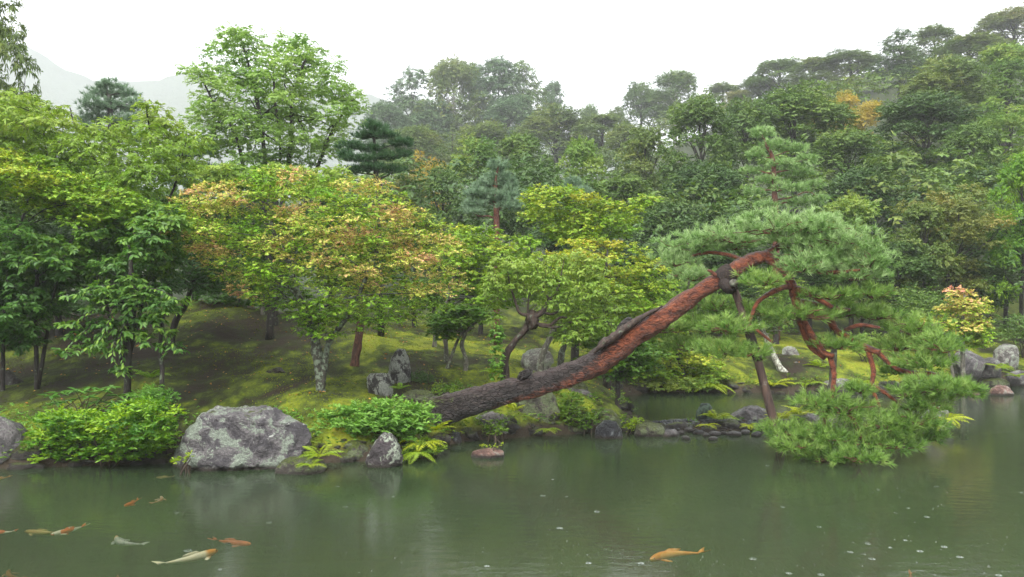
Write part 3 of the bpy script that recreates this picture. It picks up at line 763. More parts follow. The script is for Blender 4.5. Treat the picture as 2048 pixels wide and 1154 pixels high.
# ------------------------------------------------------------------ the leaning red pine
def pine_bark():
    m, n, l = newmat('leaning_pine_bark')
    a = n.new('ShaderNodeAttribute'); a.attribute_name = 'tint'
    s = n.new('ShaderNodeSeparateColor'); l.new(a.outputs['Color'], s.inputs[0])
    co = coords(n, l); mp = n.new('ShaderNodeMapping'); mp.inputs['Rotation'].default_value = (0, math.radians(25), 0)
    mp.inputs['Scale'].default_value = (.5, 1, 1); l.new(co, mp.inputs[0])
    f = noise(n, l, mp.outputs[0], 13, 9, .74, .3); g = noise(n, l, mp.outputs[0], 30, 7, .75)
    vo = n.new('ShaderNodeTexVoronoi'); vo.inputs['Scale'].default_value = 17; vo.feature = 'DISTANCE_TO_EDGE'; l.new(mp.outputs[0], vo.inputs['Vector'])
    lo = ramp(n, [(.3, (.008, .007, .006)), (.5, (.028, .022, .020)), (.68, (.075, .058, .054)), (.9, (.13, .105, .1))]); l.new(f.outputs[0], lo.inputs[0])
    hi = ramp(n, [(.3, (.025, .010, .008)), (.44, (.10, .030, .018)), (.58, (.24, .068, .030)), (.8, (.38, .15, .075))]); l.new(f.outputs[0], hi.inputs[0])
    # old fissured bark at the foot, flaking red skin further up; the underside turns red first
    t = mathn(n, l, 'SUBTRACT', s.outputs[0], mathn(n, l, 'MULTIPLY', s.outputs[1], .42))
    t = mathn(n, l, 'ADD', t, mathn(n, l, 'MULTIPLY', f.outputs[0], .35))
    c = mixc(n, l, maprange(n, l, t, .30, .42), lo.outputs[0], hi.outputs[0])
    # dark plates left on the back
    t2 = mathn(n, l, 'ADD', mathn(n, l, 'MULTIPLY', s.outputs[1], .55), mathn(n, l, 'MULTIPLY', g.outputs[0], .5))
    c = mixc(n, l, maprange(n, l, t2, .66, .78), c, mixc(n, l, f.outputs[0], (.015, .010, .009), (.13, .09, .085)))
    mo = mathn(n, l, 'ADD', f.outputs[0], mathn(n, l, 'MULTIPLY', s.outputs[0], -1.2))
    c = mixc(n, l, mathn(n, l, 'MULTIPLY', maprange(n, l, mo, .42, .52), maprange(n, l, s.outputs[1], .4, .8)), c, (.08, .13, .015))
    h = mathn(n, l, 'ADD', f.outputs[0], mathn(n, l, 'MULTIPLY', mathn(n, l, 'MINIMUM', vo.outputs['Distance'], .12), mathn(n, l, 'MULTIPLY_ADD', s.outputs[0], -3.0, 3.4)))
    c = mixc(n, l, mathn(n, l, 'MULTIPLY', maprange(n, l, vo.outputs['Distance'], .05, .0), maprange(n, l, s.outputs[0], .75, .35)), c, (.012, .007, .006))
    return finish(m, n, l, c, .34, h, 1, .10, .4)
PB = pine_bark()
TR = [(850, 822, 34, .25), (880, 822, 42, .15), (930, 808, 37, 0), (990, 790, 33), (1060, 773, 31), (1130, 752, 31), (1185, 730, 33), (1235, 692, 34), (1275, 664, 31), (1320, 640, 27, -.1),
      (1365, 607, 24, -.2), (1410, 577, 21, -.3), (1450, 552, 21, -.35), (1490, 526, 19, -.4), (1525, 514, 16, -.4), (1555, 515, 12, -.3)]
pd = 16.0
arr = np.array([(*P(t[0], t[1], pd + (t[3] if len(t) > 3 else 0)), t[2] / F * pd) for t in TR])
s = spline(arr, 110)
org = (float(s[4, 0]), float(s[4, 1]), Hz(s[4, 0], s[4, 1]))
lp = thing('leaning_pine', 'old red barked pine leaning far out over the pond on a timber prop', 'pine tree', org)
V, Fc, A = tube(s[:, :3], s[:, 3] * .75, 40, .15, 3, 12)
# longitudinal ridges and a twisted muscle on the trunk
build('trunk', V, Fc, PB, lp, org, A, True)
for (x, y, r, sd_) in ((1213, 684, 12, 1), (1252, 648, 11, 2), (1050, 748, 9, 4)):
    U, Fc = ICO[3]; c = P(x, y, 15.85); rr = r / F * 16
    V = U * rr * np.array([1.7, 1, .9]) * (1 + .3 * vnoise(U * 2 + sd_))[:, None]; a_ = math.radians(-30)
    V = np.stack([V[:, 0] * math.cos(a_) + V[:, 2] * math.sin(a_), V[:, 1], -V[:, 0] * math.sin(a_) + V[:, 2] * math.cos(a_)], -1) + c
    build('knot', V, Fc, PB if x != 1213 else B['plum'], lp, org, None, True)
# strip of dead grey wood along the back of the trunk
st = spline(np.array([(*P(1188, 706, 15.8), .02), (*P(1212, 684, 15.72), .06), (*P(1245, 660, 15.76), .07), (*P(1282, 636, 15.8), .05), (*P(1325, 612, 15.75), .02)]), 40)
V, Fc, A = tube(st[:, :3], st[:, 3], 10, .3, 9); build('dead_wood_strip', V, Fc, B['plum'], lp, org, A, True)
def br(pts, seed=0, k=10, n=None, mat=None, rough=.1):
    q = np.array([(*P(p[0], p[1], p[3]), p[2] * .72 / F * p[3]) for p in pts])
    s_ = spline(q, n or 6 * len(pts)); V, Fc, A = tube(s_[:, :3], s_[:, 3], k, rough, seed)
    A[:, 0] = .75 + .25 * A[:, 0]
    build('branch', V, Fc, mat or PB, lp, org, A, True)
br([(1530, 514, 13, 15.6), (1562, 535, 12, 15.5), (1582, 565, 13, 15.5), (1592, 600, 14, 15.5), (1605, 650, 12, 15.4), (1622, 690, 11, 15.4), (1650, 716, 8, 15.2)], 1)
br([(1582, 572, 9, 15.5), (1560, 577, 8, 15.3), (1538, 588, 7, 15.2), (1515, 605, 6, 15.1), (1500, 640, 5, 15.1)], 2)
br([(1586, 578, 11, 15.5), (1612, 583, 10, 15.3), (1638, 598, 8, 15.1), (1665, 615, 6, 15.0)], 3)
br([(1598, 628, 10, 15.5), (1612, 650, 9, 15.3), (1630, 680, 9, 15.2), (1648, 705, 8, 15.1), (1668, 712, 7, 15.0)], 4)
br([(1660, 640, 12, 15.6), (1672, 660, 9, 15.5), (1700, 676, 8, 15.4), (1722, 688, 7, 15.3), (1745, 700, 9, 15.1), (1758, 704, 8, 15.0)], 5)
br([(1735, 698, 8, 15.2), (1742, 720, 7, 15.1), (1747, 745, 6.5, 15.0), (1743, 775, 6, 14.9), (1752, 795, 5, 14.8), (1760, 815, 4, 14.8)], 6)
br([(1746, 772, 6, 14.9), (1768, 784, 6, 14.8), (1785, 797, 5, 14.7), (1800, 812, 4, 14.7), (1822, 822, 3, 14.6)], 7)
br([(1755, 704, 7, 15.1), (1790, 735, 6, 15.0), (1825, 746, 7, 14.9), (1865, 748, 6, 14.8), (1895, 762, 4, 14.7)], 8)
br([(1660, 712, 8, 15.1), (1668, 750, 7, 15.0), (1662, 800, 6, 14.8), (1650, 840, 6, 14.6), (1640, 880, 5, 14.4)], 9)
br([(1662, 800, 6, 14.8), (1700, 830, 6, 14.6), (1720, 870, 5, 14.4), (1740, 900, 3, 14.3)], 10)
br([(1490, 524, 8, 15.9), (1465, 512, 6, 16.4), (1420, 505, 5, 16.7), (1370, 515, 3, 16.8)], 11)
br([(1525, 510, 10, 15.6), (1570, 490, 8, 15.7), (1640, 485, 7, 15.6), (1700, 500, 5, 15.4)], 12)
br([(1555, 520, 9, 15.6), (1610, 535, 8, 15.3), (1650, 545, 7, 15.1), (1720, 540, 4, 14.9)], 13)
br([(1690, 660, 6, 15.4), (1720, 650, 6, 15.2), (1760, 655, 4, 15.1)], 14)
br([(1500, 640, 6, 15.2), (1488, 655, 5, 15.6), (1450, 660, 4, 16.3), (1400, 665, 3, 16.7)], 15)
br([(1446, 566, 6, 15.6), (1425, 545, 5, 15.5), (1415, 540, 3, 15.5)], 16)
br([(1590, 600, 8, 15.6), (1640, 610, 7, 15.5), (1700, 620, 5, 15.2)], 17)
br([(1500, 650, 5, 15.3), (1520, 665, 4, 15.2), (1545, 685, 4, 15.1)], 18)
PADS = [(1395, 487, 88, 32), (1465, 470, 80, 32), (1545, 450, 85, 36), (1625, 452, 75, 34), (1690, 478, 70, 34), (1350, 522, 52, 22), (1740, 520, 52, 36), (1606, 532, 56, 24), (1630, 520, 80, 28), (1710, 548, 72, 26), (1570, 482, 50, 18), (1470, 492, 40, 14),
        (1385, 552, 50, 18), (1625, 500, 66, 26), (1528, 562, 52, 18), (1600, 628, 92, 22), (1520, 622, 48, 18), (1690, 622, 80, 22), (1755, 630, 45, 18), (1660, 590, 60, 18), (1745, 585, 45, 22), (1430, 612, 62, 24), (1400, 650, 72, 26), (1460, 655, 60, 24),
        (1370, 690, 60, 22), (1440, 700, 70, 24), (1495, 705, 55, 18), (1335, 655, 50, 20), (1830, 655, 62, 30), (1880, 690, 55, 30), (1800, 690, 50, 24), (1850, 725, 60, 22), (1680, 690, 55, 16), (1880, 770, 70, 28), (1925, 782, 40, 22), (1830, 785, 55, 22), (1790, 740, 35, 18),
        (1640, 800, 60, 26), (1690, 820, 70, 28), (1575, 862, 62, 24), (1640, 870, 62, 26), (1700, 880, 70, 30), (1770, 850, 70, 28), (1830, 840, 60, 26), (1650, 912, 55, 18), (1720, 915, 60, 20), (1790, 885, 60, 24), (1590, 892, 50, 16), (1845, 872, 48, 18), (1850, 810, 50, 20), (1720, 780, 25, 12)]
rng = np.random.default_rng(21)
for k, (x, y, rx, ry) in enumerate(PADS):
    low = y > 760
    dd = 15.3 + rng.uniform(-.45, .45) - (.8 if low else 0) - (.3 if x > 1700 else 0)
    if x < 1499 and y < 760: dd = rng.uniform(16.5, 17.0)
    if (x, y) in ((1460, 655), (1440, 700), (1495, 705)): dd = 14.85
    c = P(x, y + ry * .15, dd); sx = rx / F * dd; sz = ry / F * dd
    nt = int(26 + 400 * sx * (sz + .1))
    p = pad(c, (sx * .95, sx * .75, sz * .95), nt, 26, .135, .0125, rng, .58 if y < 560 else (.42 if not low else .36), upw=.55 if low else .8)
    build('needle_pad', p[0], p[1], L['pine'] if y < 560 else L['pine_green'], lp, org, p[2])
    ts = []
    for q in range(9):
        a = rng.uniform(0, 6.28); e = c + np.array([math.cos(a) * sx * rng.uniform(.5, 1.0), math.sin(a) * sx * .7, sz * rng.uniform(-.3, .6)])
        ts.append(tube(bez(c - [0, 0, sz * .35], e, .05, rng, 6), np.linspace(.014, .005, 6), 5)[:2])
    tv, tf, _ = join(ts); tag(build('twigs', tv, tf, B['redpine'], lp, org), kind='stuff')
# timber prop in the pond carrying the trunk, with its padded saddle
d0 = 15.1
tp = thing('timber_prop', 'slanting dark timber prop standing in the pond under the leaning pine', 'post', P(1562, 908, d0))
po = tuple(P(1562, 908, d0))
s_ = spline(np.array([(*P(1572, 950, d0), .075), (*P(1548, 845, 15.15), .078), (*P(1515, 720, 15.25), .07), (*P(1480, 610, 15.4), .068), (*P(1462, 565, 15.5), .065)]), 30)
V, Fc, A = tube(s_[:, :3], s_[:, 3], 14, .05, 3); build('post', V, Fc, barkmat('prop_timber', (.10, .06, .045), (.03, .02, .018), (.16, .15, .12), .36, 5, .15), tp, po, A, True)
m_pad = barkmat('palm_fibre_wrap', (.04, .027, .022), (.012, .009, .008), None, 0, 14, .3, .8)
s_ = spline(np.array([(*P(1438, 562, 15.62), .17), (*P(1450, 553, 15.62), .19), (*P(1464, 545, 15.62), .175)]), 12)
V, Fc, A = tube(s_[:, :3], s_[:, 3], 22, .1, 3); build('saddle_wrap', V, Fc, m_pad, tp, po, A, True)
s_ = spline(np.array([(*P(1446, 566, 15.5), .09), (*P(1460, 574, 15.3), .12), (*P(1474, 570, 15.25), .07)]), 10)
V, Fc, A = tube(s_[:, :3], s_[:, 3], 12, .12, 4); build('saddle_block', V, Fc, m_pad, tp, po, A, True)
V, Fc, A = tube(np.array([P(1466, 566, 15.18), P(1469, 566, 15.08)]), .065, 14, 0); build('log_end', V, Fc, B['grey'], tp, po, A, False)
s_ = spline(np.array([(*P(1518, 722, 15.25), .080), (*P(1506, 690, 15.28), .086), (*P(1496, 655, 15.3), .078)]), 12)
V, Fc, A = tube(s_[:, :3], s_[:, 3], 12, .12, 6); build('fibre_wrap', V, Fc, m_pad, tp, po, A, True)
s_ = spline(np.array([(*P(1663, 860, 15.6), .05), (*P(1664, 770, 15.6), .055), (*P(1668, 690, 15.6), .055), (*P(1660, 640, 15.6), .05)]), 20)
pp_ = thing('timber_prop', 'thin grey upright prop under the lower boughs of the leaning pine', 'post', P(1663, 860, 15.6))
V, Fc, A = tube(s_[:, :3], s_[:, 3], 12, .06, 8); build('post', V, Fc, B['grey'], pp_, P(1663, 860, 15.6), A, True)

# ------------------------------------------------------------------ other pines
def pine_tree(name, label, trunk, d, pads, mat, bark, seed, nl=.12, nw=.014, m=26, dens=1.0, group=None, upw=.8, links=True):
    rng = np.random.default_rng(seed)
    pth, rad = trunk_px(trunk, d); org = tuple(pth[0])
    root = thing(name, label, 'pine tree', org, group)
    V, Fc, A = tube(pth, rad, 10, .12, seed); build('trunk', V, Fc, bark, root, org, A, True)
    for (x, y, rx, ry) in pads:
        off = rng.uniform(-.8, .8) * rx / F * d
        c = P(x, y, d + off); sx, sz = rx / F * d, ry / F * d
        p = pad(c, (sx, sx * .8, sz), max(10, int(dens * 650 * (sx * (sz + .15)))), m, nl, nw, rng, .5, upw)
        build('needle_pad', p[0], p[1], mat, root, org, p[2])
        if links:
            dist = np.linalg.norm(pth - c, axis=1) + np.where(pth[:, 2] > c[2] + .05, 1, 0); j = int(np.argmin(dist))
            if dist[j] > sz * .4:
                V, Fc, A = tube(bez(pth[j], c, .05, rng, 8), np.linspace(max(.012, rad[j] * .4), .008, 8), 6, .08, seed)
                build('branch', V, Fc, bark, root, org, A, True)
    return root
pine_tree('red_pine', 'slender red pine with pale cloud-like pads above the leaning pine', [(1553, 700, 7), (1552, 560, 7), (1551, 430, 6), (1548, 370, 5), (1546, 320, 4), (1530, 285, 3)], 31,
          [(1525, 268, 26, 13), (1548, 292, 30, 12), (1512, 312, 20, 12), (1588, 300, 28, 13), (1615, 318, 20, 10), (1565, 330, 34, 10), (1505, 345, 24, 10), (1535, 362, 24, 8), (1600, 345, 34, 10), (1628, 372, 24, 9), (1580, 378, 40, 10), (1505, 385, 18, 9), (1600, 408, 44, 11), (1530, 412, 24, 9), (1640, 400, 18, 7)],
          L['pine'], B['redpine'], 31, .17, .020, 22, .6)
pine_tree('blue_pine', 'small bluish pine standing among the yellow maples', [(993, 560, 6), (993, 440, 6), (990, 400, 5), (992, 360, 3), (996, 330, 2)], 28,
          [(997, 335, 16, 14), (1000, 358, 28, 14), (975, 372, 26, 14), (1012, 372, 22, 12), (955, 390, 26, 12), (1015, 395, 36, 14), (985, 398, 36, 14), (960, 412, 34, 12), (1025, 415, 28, 12), (945, 425, 20, 10)],
          L['pine_blue'], B['redpine'], 33, .17, .019, 22, .9)
pine_tree('dark_pine', 'dark green pine with an open crown rising behind the salmon maple', [(762, 480, 7), (760, 400, 7), (752, 350, 5), (750, 310, 4), (748, 275, 3)], 25,
          [(748, 258, 26, 9), (735, 276, 28, 8), (768, 274, 22, 8), (705, 296, 28, 9), (748, 302, 26, 8), (800, 290, 24, 9), (718, 322, 30, 8), (772, 318, 26, 8), (690, 314, 16, 7), (806, 312, 16, 7), (745, 340, 30, 8), (786, 344, 20, 7), (712, 345, 20, 7)],
          L['pine_dark'], B['dark'], 35, .18, .016, 30, .8, upw=1.1)
pine_tree('grey_pine', 'misty grey-green pine top behind the cherry crowns on the left', [(225, 420, 8), (225, 320, 8), (222, 250, 6), (218, 190, 4)], 38,
          [(215, 172, 24, 14), (205, 190, 34, 14), (250, 188, 22, 14), (190, 212, 34, 16), (235, 215, 44, 16), (268, 212, 20, 12), (200, 240, 44, 16), (250, 245, 36, 16), (175, 262, 30, 14), (225, 275, 50, 18), (270, 280, 30, 14)],
          L['pine_blue'], B['dark'], 37, .24, .026, 20, .5)
pine_tree('blue_pine', 'bluish pine half hidden between the cherry and the tall pale tree', [(390, 480, 6), (385, 400, 6), (378, 320, 4), (375, 270, 3)], 29,
          [(370, 290, 30, 16), (395, 310, 34, 16), (345, 320, 34, 14), (375, 340, 40, 16), (420, 345, 30, 14), (350, 365, 34, 14), (395, 370, 40, 16)],
          L['pine_blue'], B['dark'], 39, .19, .02, 22, .6)
pine_tree('blue_pine', 'tiny bluish pine tip peeping above the yellow maples', [(1150, 520, 5), (1148, 430, 4), (1146, 370, 2)], 28.5,
          [(1146, 368, 14, 12), (1140, 385, 24, 12), (1162, 388, 20, 12), (1148, 405, 28, 12)], L['pine_blue'], B['dark'], 40, .16, .018, 22, .9)
pine_tree('green_pine', 'low green pine hidden behind the left boughs of the leaning pine', [(1360, 780, 5), (1362, 700, 4), (1370, 610, 4), (1380, 545, 3)], 25.8,
          [(1375, 545, 40, 16), (1340, 570, 34, 12), (1400, 580, 40, 14), (1350, 600, 36, 12)], L['pine_green'], B['dark'], 41, .13, .012, 24, .8)
# ------------------------------------------------------------------ maples, cherries and other near trees
def patchy(base, red_pts, spread=60, amp=.5, jit=.08):
    rp = np.array(red_pts, float)
    def f(q, rng):
        d = np.hypot(q[:, None, 0] - rp[None, :, 0], q[:, None, 1] - rp[None, :, 1])
        return base + amp * np.exp(-(d.min(1) / spread) ** 2) + rng.normal(0, jit, len(q))
    return f
def grad(x0, y0, v0, x1, y1, v1, jit=.1):
    def f(q, rng):
        a = np.array([x1 - x0, y1 - y0], float); t = ((q - [x0, y0]) @ a) / (a @ a)
        return v0 + (v1 - v0) * np.clip(t, 0, 1) + rng.normal(0, jit, len(q))
    return f

hero_tree('maple', 'broad maple with green leaves turning salmon pink, lichen-spotted trunk beside the large boulder', 'maple tree',
          [(283, 522), (300, 450), (328, 402), (400, 365), (470, 355), (560, 325), (600, 328), (680, 343), (760, 352), (800, 380), (850, 425), (905, 465), (932, 520), (935, 575), (900, 622), (840, 640), (800, 662), (745, 672), (700, 655), (640, 670), (600, 650), (545, 622), (480, 612), (430, 570), (392, 520), (345, 515)],
          17.0, 2.0, 190, 38, L['maple'], B['lichen'], 46000, .072, .062, 'star', 51,
          [[(645, 828, 12), (642, 780, 10.5), (638, 740, 11), (634, 705, 12), (625, 660, 9), (600, 600, 8), (575, 520, 6), (540, 440, 4), (560, 370, 2)],
           [(640, 712, 8), (658, 685, 7), (690, 640, 6), (730, 560, 5), (760, 470, 4), (740, 390, 2)]],
          .36, 8, patchy(.22, [(390, 395), (460, 388), (330, 470), (420, 500), (400, 560), (580, 345), (590, 420), (480, 590), (690, 480), (640, 520), (760, 360), (830, 395), (800, 480), (840, 520), (780, 440), (900, 560), (860, 560), (910, 480), (720, 560), (700, 350), (310, 515), (560, 500)], 42, .55),
          .25, .15, limbs=26, extra=[(630, 665, 32, -.4), (655, 672, 30, -.4), (640, 640, 36, -.3), (610, 655, 26, -.2), (740, 660, 30, -.5)])
hero_tree('maple', 'yellow-green maple on the far left edge above the cherries', 'maple tree',
          [(-80, 300), (20, 285), (70, 300), (110, 330), (170, 350), (230, 365), (300, 400), (290, 430), (230, 470), (180, 480), (100, 440), (30, 400), (-80, 420)],
          16.6, 1.3, 80, 34, L['maple_gold'], B['dark'], 16000, .09, .07, 'star', 53, [[(-30, 790, 8), (-25, 700, 7), (-10, 560, 5), (40, 450, 3.5), (70, 360, 1.5)]], .34, 8, grad(60, 300, .45, 120, 480, .15), limbs=12)
hero_tree('cherry_tree', 'tall pale green cherry whose arching shoots fill the upper left', 'cherry tree',
          [(-90, 185), (20, 175), (70, 185), (115, 205), (150, 240), (200, 250), (215, 235), (250, 240), (290, 195), (330, 195), (352, 240), (400, 265), (418, 290), (400, 330), (372, 370), (330, 430), (240, 440), (150, 420), (60, 330), (-90, 320)],
          18.8, 1.9, 130, 34, L['cherry_pale'], B['dark'], 20000, .13, .045, 'oval4', 55,
          [[(252, 700, 4), (254, 600, 4), (250, 500, 3.5), (235, 400, 3), (225, 355, 3.5), (190, 320, 2.6), (150, 250, 2), (140, 215, 1.2)], [(250, 480, 4), (258, 400, 3.5), (275, 340, 3), (300, 290, 2), (290, 200, 1.2)], [(252, 520, 4), (330, 430, 3), (350, 370, 2.6), (365, 310, 2), (375, 275, 1.2)],
           [(250, 560, 4), (170, 480, 3), (110, 380, 2.5), (92, 300, 2), (85, 230, 1.2)]],
          .55, 9, grad(200, 180, .75, 200, 430, .3), .55, .35, limbs=24)
hero_tree('cherry_tree', 'deep green cherry with drooping leaves and dark trunk on the left bank', 'cherry tree',
          [(-90, 440), (40, 430), (110, 470), (180, 455), (230, 420), (330, 395), (372, 425), (378, 480), (345, 540), (345, 590), (300, 600), (240, 600), (180, 560), (130, 570), (110, 640), (80, 650), (60, 720), (20, 720), (-90, 700)],
          16.6, 1.9, 140, 38, L['cherry'], B['dark'], 21000, .14, .058, 'oval4', 57,
          [[(74, 806, 5.5), (73, 720, 5), (70, 640, 5), (74, 540, 4), (60, 480, 3)], [(5, 800, 5), (6, 700, 4.5), (12, 600, 4), (20, 500, 2)],
           [(74, 560, 4), (130, 500, 3), (200, 480, 2), (260, 470, 1.5)]],
          .42, 9, grad(200, 430, .60, 100, 700, .22), .5, .3, limbs=26)
ch, cho = hero_tree('cherry_tree', 'cherry with low leafy sprays hanging in front of the dark moss, trunk behind the azalea', 'cherry tree',
          [(120, 600), (180, 575), (260, 570), (330, 590), (360, 625), (330, 640), (290, 610), (230, 615), (170, 610)],
          15.3, .5, 16, 26, L['cherry'], B['dark'], 1500, .11, .045, 'oval4', 59,
          [[(254, 800, 8), (256, 740, 8), (258, 700, 9), (262, 640, 11), (264, 600, 9), (262, 540, 6), (258, 490, 3)], [(322, 795, 6), (324, 740, 5.5), (320, 700, 4.5), (326, 640, 3.5), (335, 590, 2)]],
          .42, 9, grad(200, 550, .5, 200, 750, .4), .5, .3, limbs=14)
# its hanging sprays, leaf by leaf
rng = np.random.default_rng(60)
Vl, Fl, _m = leaf_tris(np.zeros((1, 3)), np.array([[0, 1., 0]]), np.array([[0, 0, 1.]]), np.array([1.]), np.array([.42]), 'oval4', .16)
leaf_me = []
for k in range(5):
    leaf_me.append(build('leaf', Vl, Fl, L['cherry'], link=False, attr=np.tile([[.2 + .15 * k, .35 + .12 * k, .2 + .15 * k]], (len(Vl), 1))).data)
SPRAYS = [((262, 590), (190, 620), (140, 650)), ((240, 600), (215, 650), (190, 690)), ((260, 620), (240, 680), (250, 740)), ((268, 600), (310, 640), (335, 690)), ((262, 560), (200, 575), (150, 590)), ((275, 575), (320, 580), (350, 600)),
          ((190, 650), (160, 670), (125, 705)), ((262, 640), (275, 670), (300, 690)), ((255, 560), (290, 600), (300, 640)), ((240, 660), (225, 700), (235, 745)), ((300, 640), (330, 665), (352, 700)), ((215, 650), (200, 680), (165, 700))]
cnt = 0
for (a, b, c) in SPRAYS:
    dd = 15.0 + rng.uniform(-.25, .2)
    s_ = spline(np.array([P(*a, 15.3), P(*b, dd), P(*c, dd - .1)]), 24)
    V, Fc, A = tube(s_, np.linspace(.012, .004, 24), 5); build('limb', V, Fc, B['dark'], ch, cho, A)
    for j in range(24):
        T = s_[min(j + 1, 23)] - s_[max(j - 1, 0)]; T = T / np.linalg.norm(T)
        if cnt >= 288: break
        sd = np.cross(T, [0, 0, 1.]); sd = sd / max(np.linalg.norm(sd), .1) * (1 if j % 2 else -1)
        dr = T * .6 + sd * rng.uniform(.4, 1) + np.array([rng.normal(0, .3), -abs(rng.normal(0, .5)), -.45 + rng.normal(0, .2)]); dr = dr / np.linalg.norm(dr)
        up = np.array([rng.normal(0, .3), rng.normal(-.2, .3), 1.0]); x = np.cross(dr, up); x /= np.linalg.norm(x); z = np.cross(x, dr)
        o = bpy.data.objects.new('leaf', leaf_me[cnt % 5]); COL.objects.link(o); o.parent = ch
        sc_ = rng.uniform(.075, .12)
        import mathutils
        M = mathutils.Matrix(((x[0] * sc_, dr[0] * sc_, z[0] * sc_, s_[j][0] - cho[0]), (x[1] * sc_, dr[1] * sc_, z[1] * sc_, s_[j][1] - cho[1]), (x[2] * sc_, dr[2] * sc_, z[2] * sc_, s_[j][2] - cho[2]), (0, 0, 0, 1)))
        o.matrix_basis = M; cnt += 1
# joined finer leaves round the same sprays
Cb = []; Rb = []
for (a, b, c) in SPRAYS:
    for q in (a, b, c):
        p = P(*q, 15.15); Cb.append(p); Rb.append([.20, .20, .10])
Cb = np.array(Cb); Rb = np.array(Rb)
r_ = fill_blobs(Cb, Rb, rng.uniform(.3, .7, len(Cb)), 2600, 7, .105, .044, 'oval4', rng, .55, .35)
tag(build('crown', r_[0], r_[1], L['cherry'], ch, cho, r_[2]), kind='stuff')

hero_tree('zelkova', 'tall light green tree with airy upright crown against the white sky', 'tree',
          [(362, 140), (392, 120), (430, 70), (470, 45), (505, 55), (530, 85), (570, 70), (625, 68), (650, 95), (690, 140), (735, 185), (738, 235), (712, 270), (700, 310), (640, 345), (560, 350), (480, 345), (410, 330), (395, 280), (362, 235), (395, 195)],
          28, 2.4, 190, 26, L['zelkova'], B['dark'], 24000, .14, .07, 'oval2', 61,
          [[(530, 560, 9), (530, 420, 8), (528, 300, 5), (510, 180, 4), (480, 70, 1.5)], [(528, 420, 6), (480, 300, 4), (430, 210, 3), (400, 150, 1.5)], [(532, 420, 6), (580, 300, 5), (585, 200, 4), (620, 90, 1.5)],
           [(535, 430, 5), (640, 320, 4), (690, 220, 2), (715, 190, 1)], [(530, 420, 5), (560, 320, 3), (550, 200, 3), (545, 110, 1)]],
          .7, 7, None, .35, .2, limbs=60, limb_r=.5, hollow=.6)
hero_tree('zelkova', 'lower pale branches of a tree between the cherry and the salmon maple', 'tree',
          [(380, 330), (440, 320), (520, 330), (620, 330), (690, 330), (720, 380), (640, 400), (520, 400), (420, 390)],
          22, 1.2, 40, 32, L['cherry_pale'], B['dark'], 7000, .13, .05, 'oval4', 62, [[(540, 660, 8), (540, 560, 7), (530, 430, 5), (510, 350, 2)]], .45, 8, None, .5, .3, limbs=14)
hero_tree('maple', 'green-yellow maple crown topped with pale orange in the middle distance', 'maple tree',
          [(1050, 375), (1085, 362), (1140, 372), (1190, 392), (1240, 398), (1290, 388), (1322, 384), (1318, 405), (1285, 430), (1275, 470), (1230, 500), (1140, 500), (1080, 470), (1040, 430)],
          25, 1.5, 60, 30, L['maple_gold'], B['dark'], 11000, .115, .075, 'star', 63, [[(1150, 660, 8), (1150, 560, 7), (1160, 480, 5), (1170, 420, 2)]], .4, 8, grad(1200, 370, .5, 1200, 500, .2), limbs=16)
hero_tree('maple', 'golden yellow maple glowing behind the leaning pine trunk', 'maple tree',
          [(1090, 490), (1150, 470), (1215, 470), (1270, 480), (1320, 510), (1345, 560), (1340, 620), (1300, 660), (1230, 670), (1170, 640), (1110, 590), (1085, 540)],
          23, 1.4, 70, 32, L['maple_gold'], B['dark'], 13000, .11, .07, 'star', 65, [[(1215, 740, 8), (1212, 660, 7), (1210, 580, 5), (1215, 500, 2)]], .4, 8, grad(1150, 480, .72, 1290, 640, .28), limbs=16)
hero_tree('maple', 'yellow-green maple between the salmon maple and the gnarled tree', 'maple tree',
          [(890, 460), (930, 440), (990, 450), (1060, 470), (1090, 520), (1080, 580), (1030, 620), (960, 640), (920, 610), (900, 540)],
          21.5, 1.3, 60, 30, L['maple_gold'], B['grey'], 11000, .105, .068, 'star', 67, [[(893, 756, 6), (892, 700, 5.5), (890, 640, 5), (905, 560, 4), (960, 480, 2)]], .4, 8, grad(980, 450, .42, 980, 640, .15), limbs=16)
hero_tree('maple', 'light orange-tinged maple under the right of the golden maple', 'maple tree',
          [(1130, 600), (1190, 585), (1250, 590), (1320, 600), (1370, 640), (1370, 680), (1300, 700), (1200, 690), (1140, 660)],
          25.5, 1.0, 42, 28, L['maple_gold'], B['dark'], 8000, .105, .08, 'star', 69, [[(1290, 782, 4), (1295, 730, 4), (1280, 660, 3), (1260, 610, 2)]], .36, 8, grad(1250, 585, .6, 1250, 690, .2), limbs=12)
hero_tree('maple', 'small fresh green maple at the inlet, its thin trunk on the mossy corner rock', 'maple tree',
          [(1165, 690), (1200, 665), (1260, 660), (1320, 680), (1330, 720), (1300, 750), (1240, 770), (1180, 750), (1150, 720)],
          19.0, .7, 38, 26, L['maple_green'], B['dark'], 7500, .09, .07, 'star', 71, [[(1235, 800, 7), (1236, 770, 6), (1234, 735, 5), (1225, 690, 3)]], .36, 8, None, limbs=10)
hero_tree('maple', 'yellow-green maple spilling down to the inlet water on the far shore', 'maple tree',
          [(1290, 690), (1340, 670), (1400, 680), (1440, 720), (1450, 760), (1420, 780), (1350, 782), (1290, 780), (1265, 745)],
          25.3, 1.0, 40, 26, L['maple_gold'], B['dark'], 8000, .115, .08, 'star', 73, [[(1370, 785, 6), (1365, 740, 5), (1350, 700, 3)]], .4, 8, grad(1400, 690, .5, 1300, 780, .35), limbs=8)
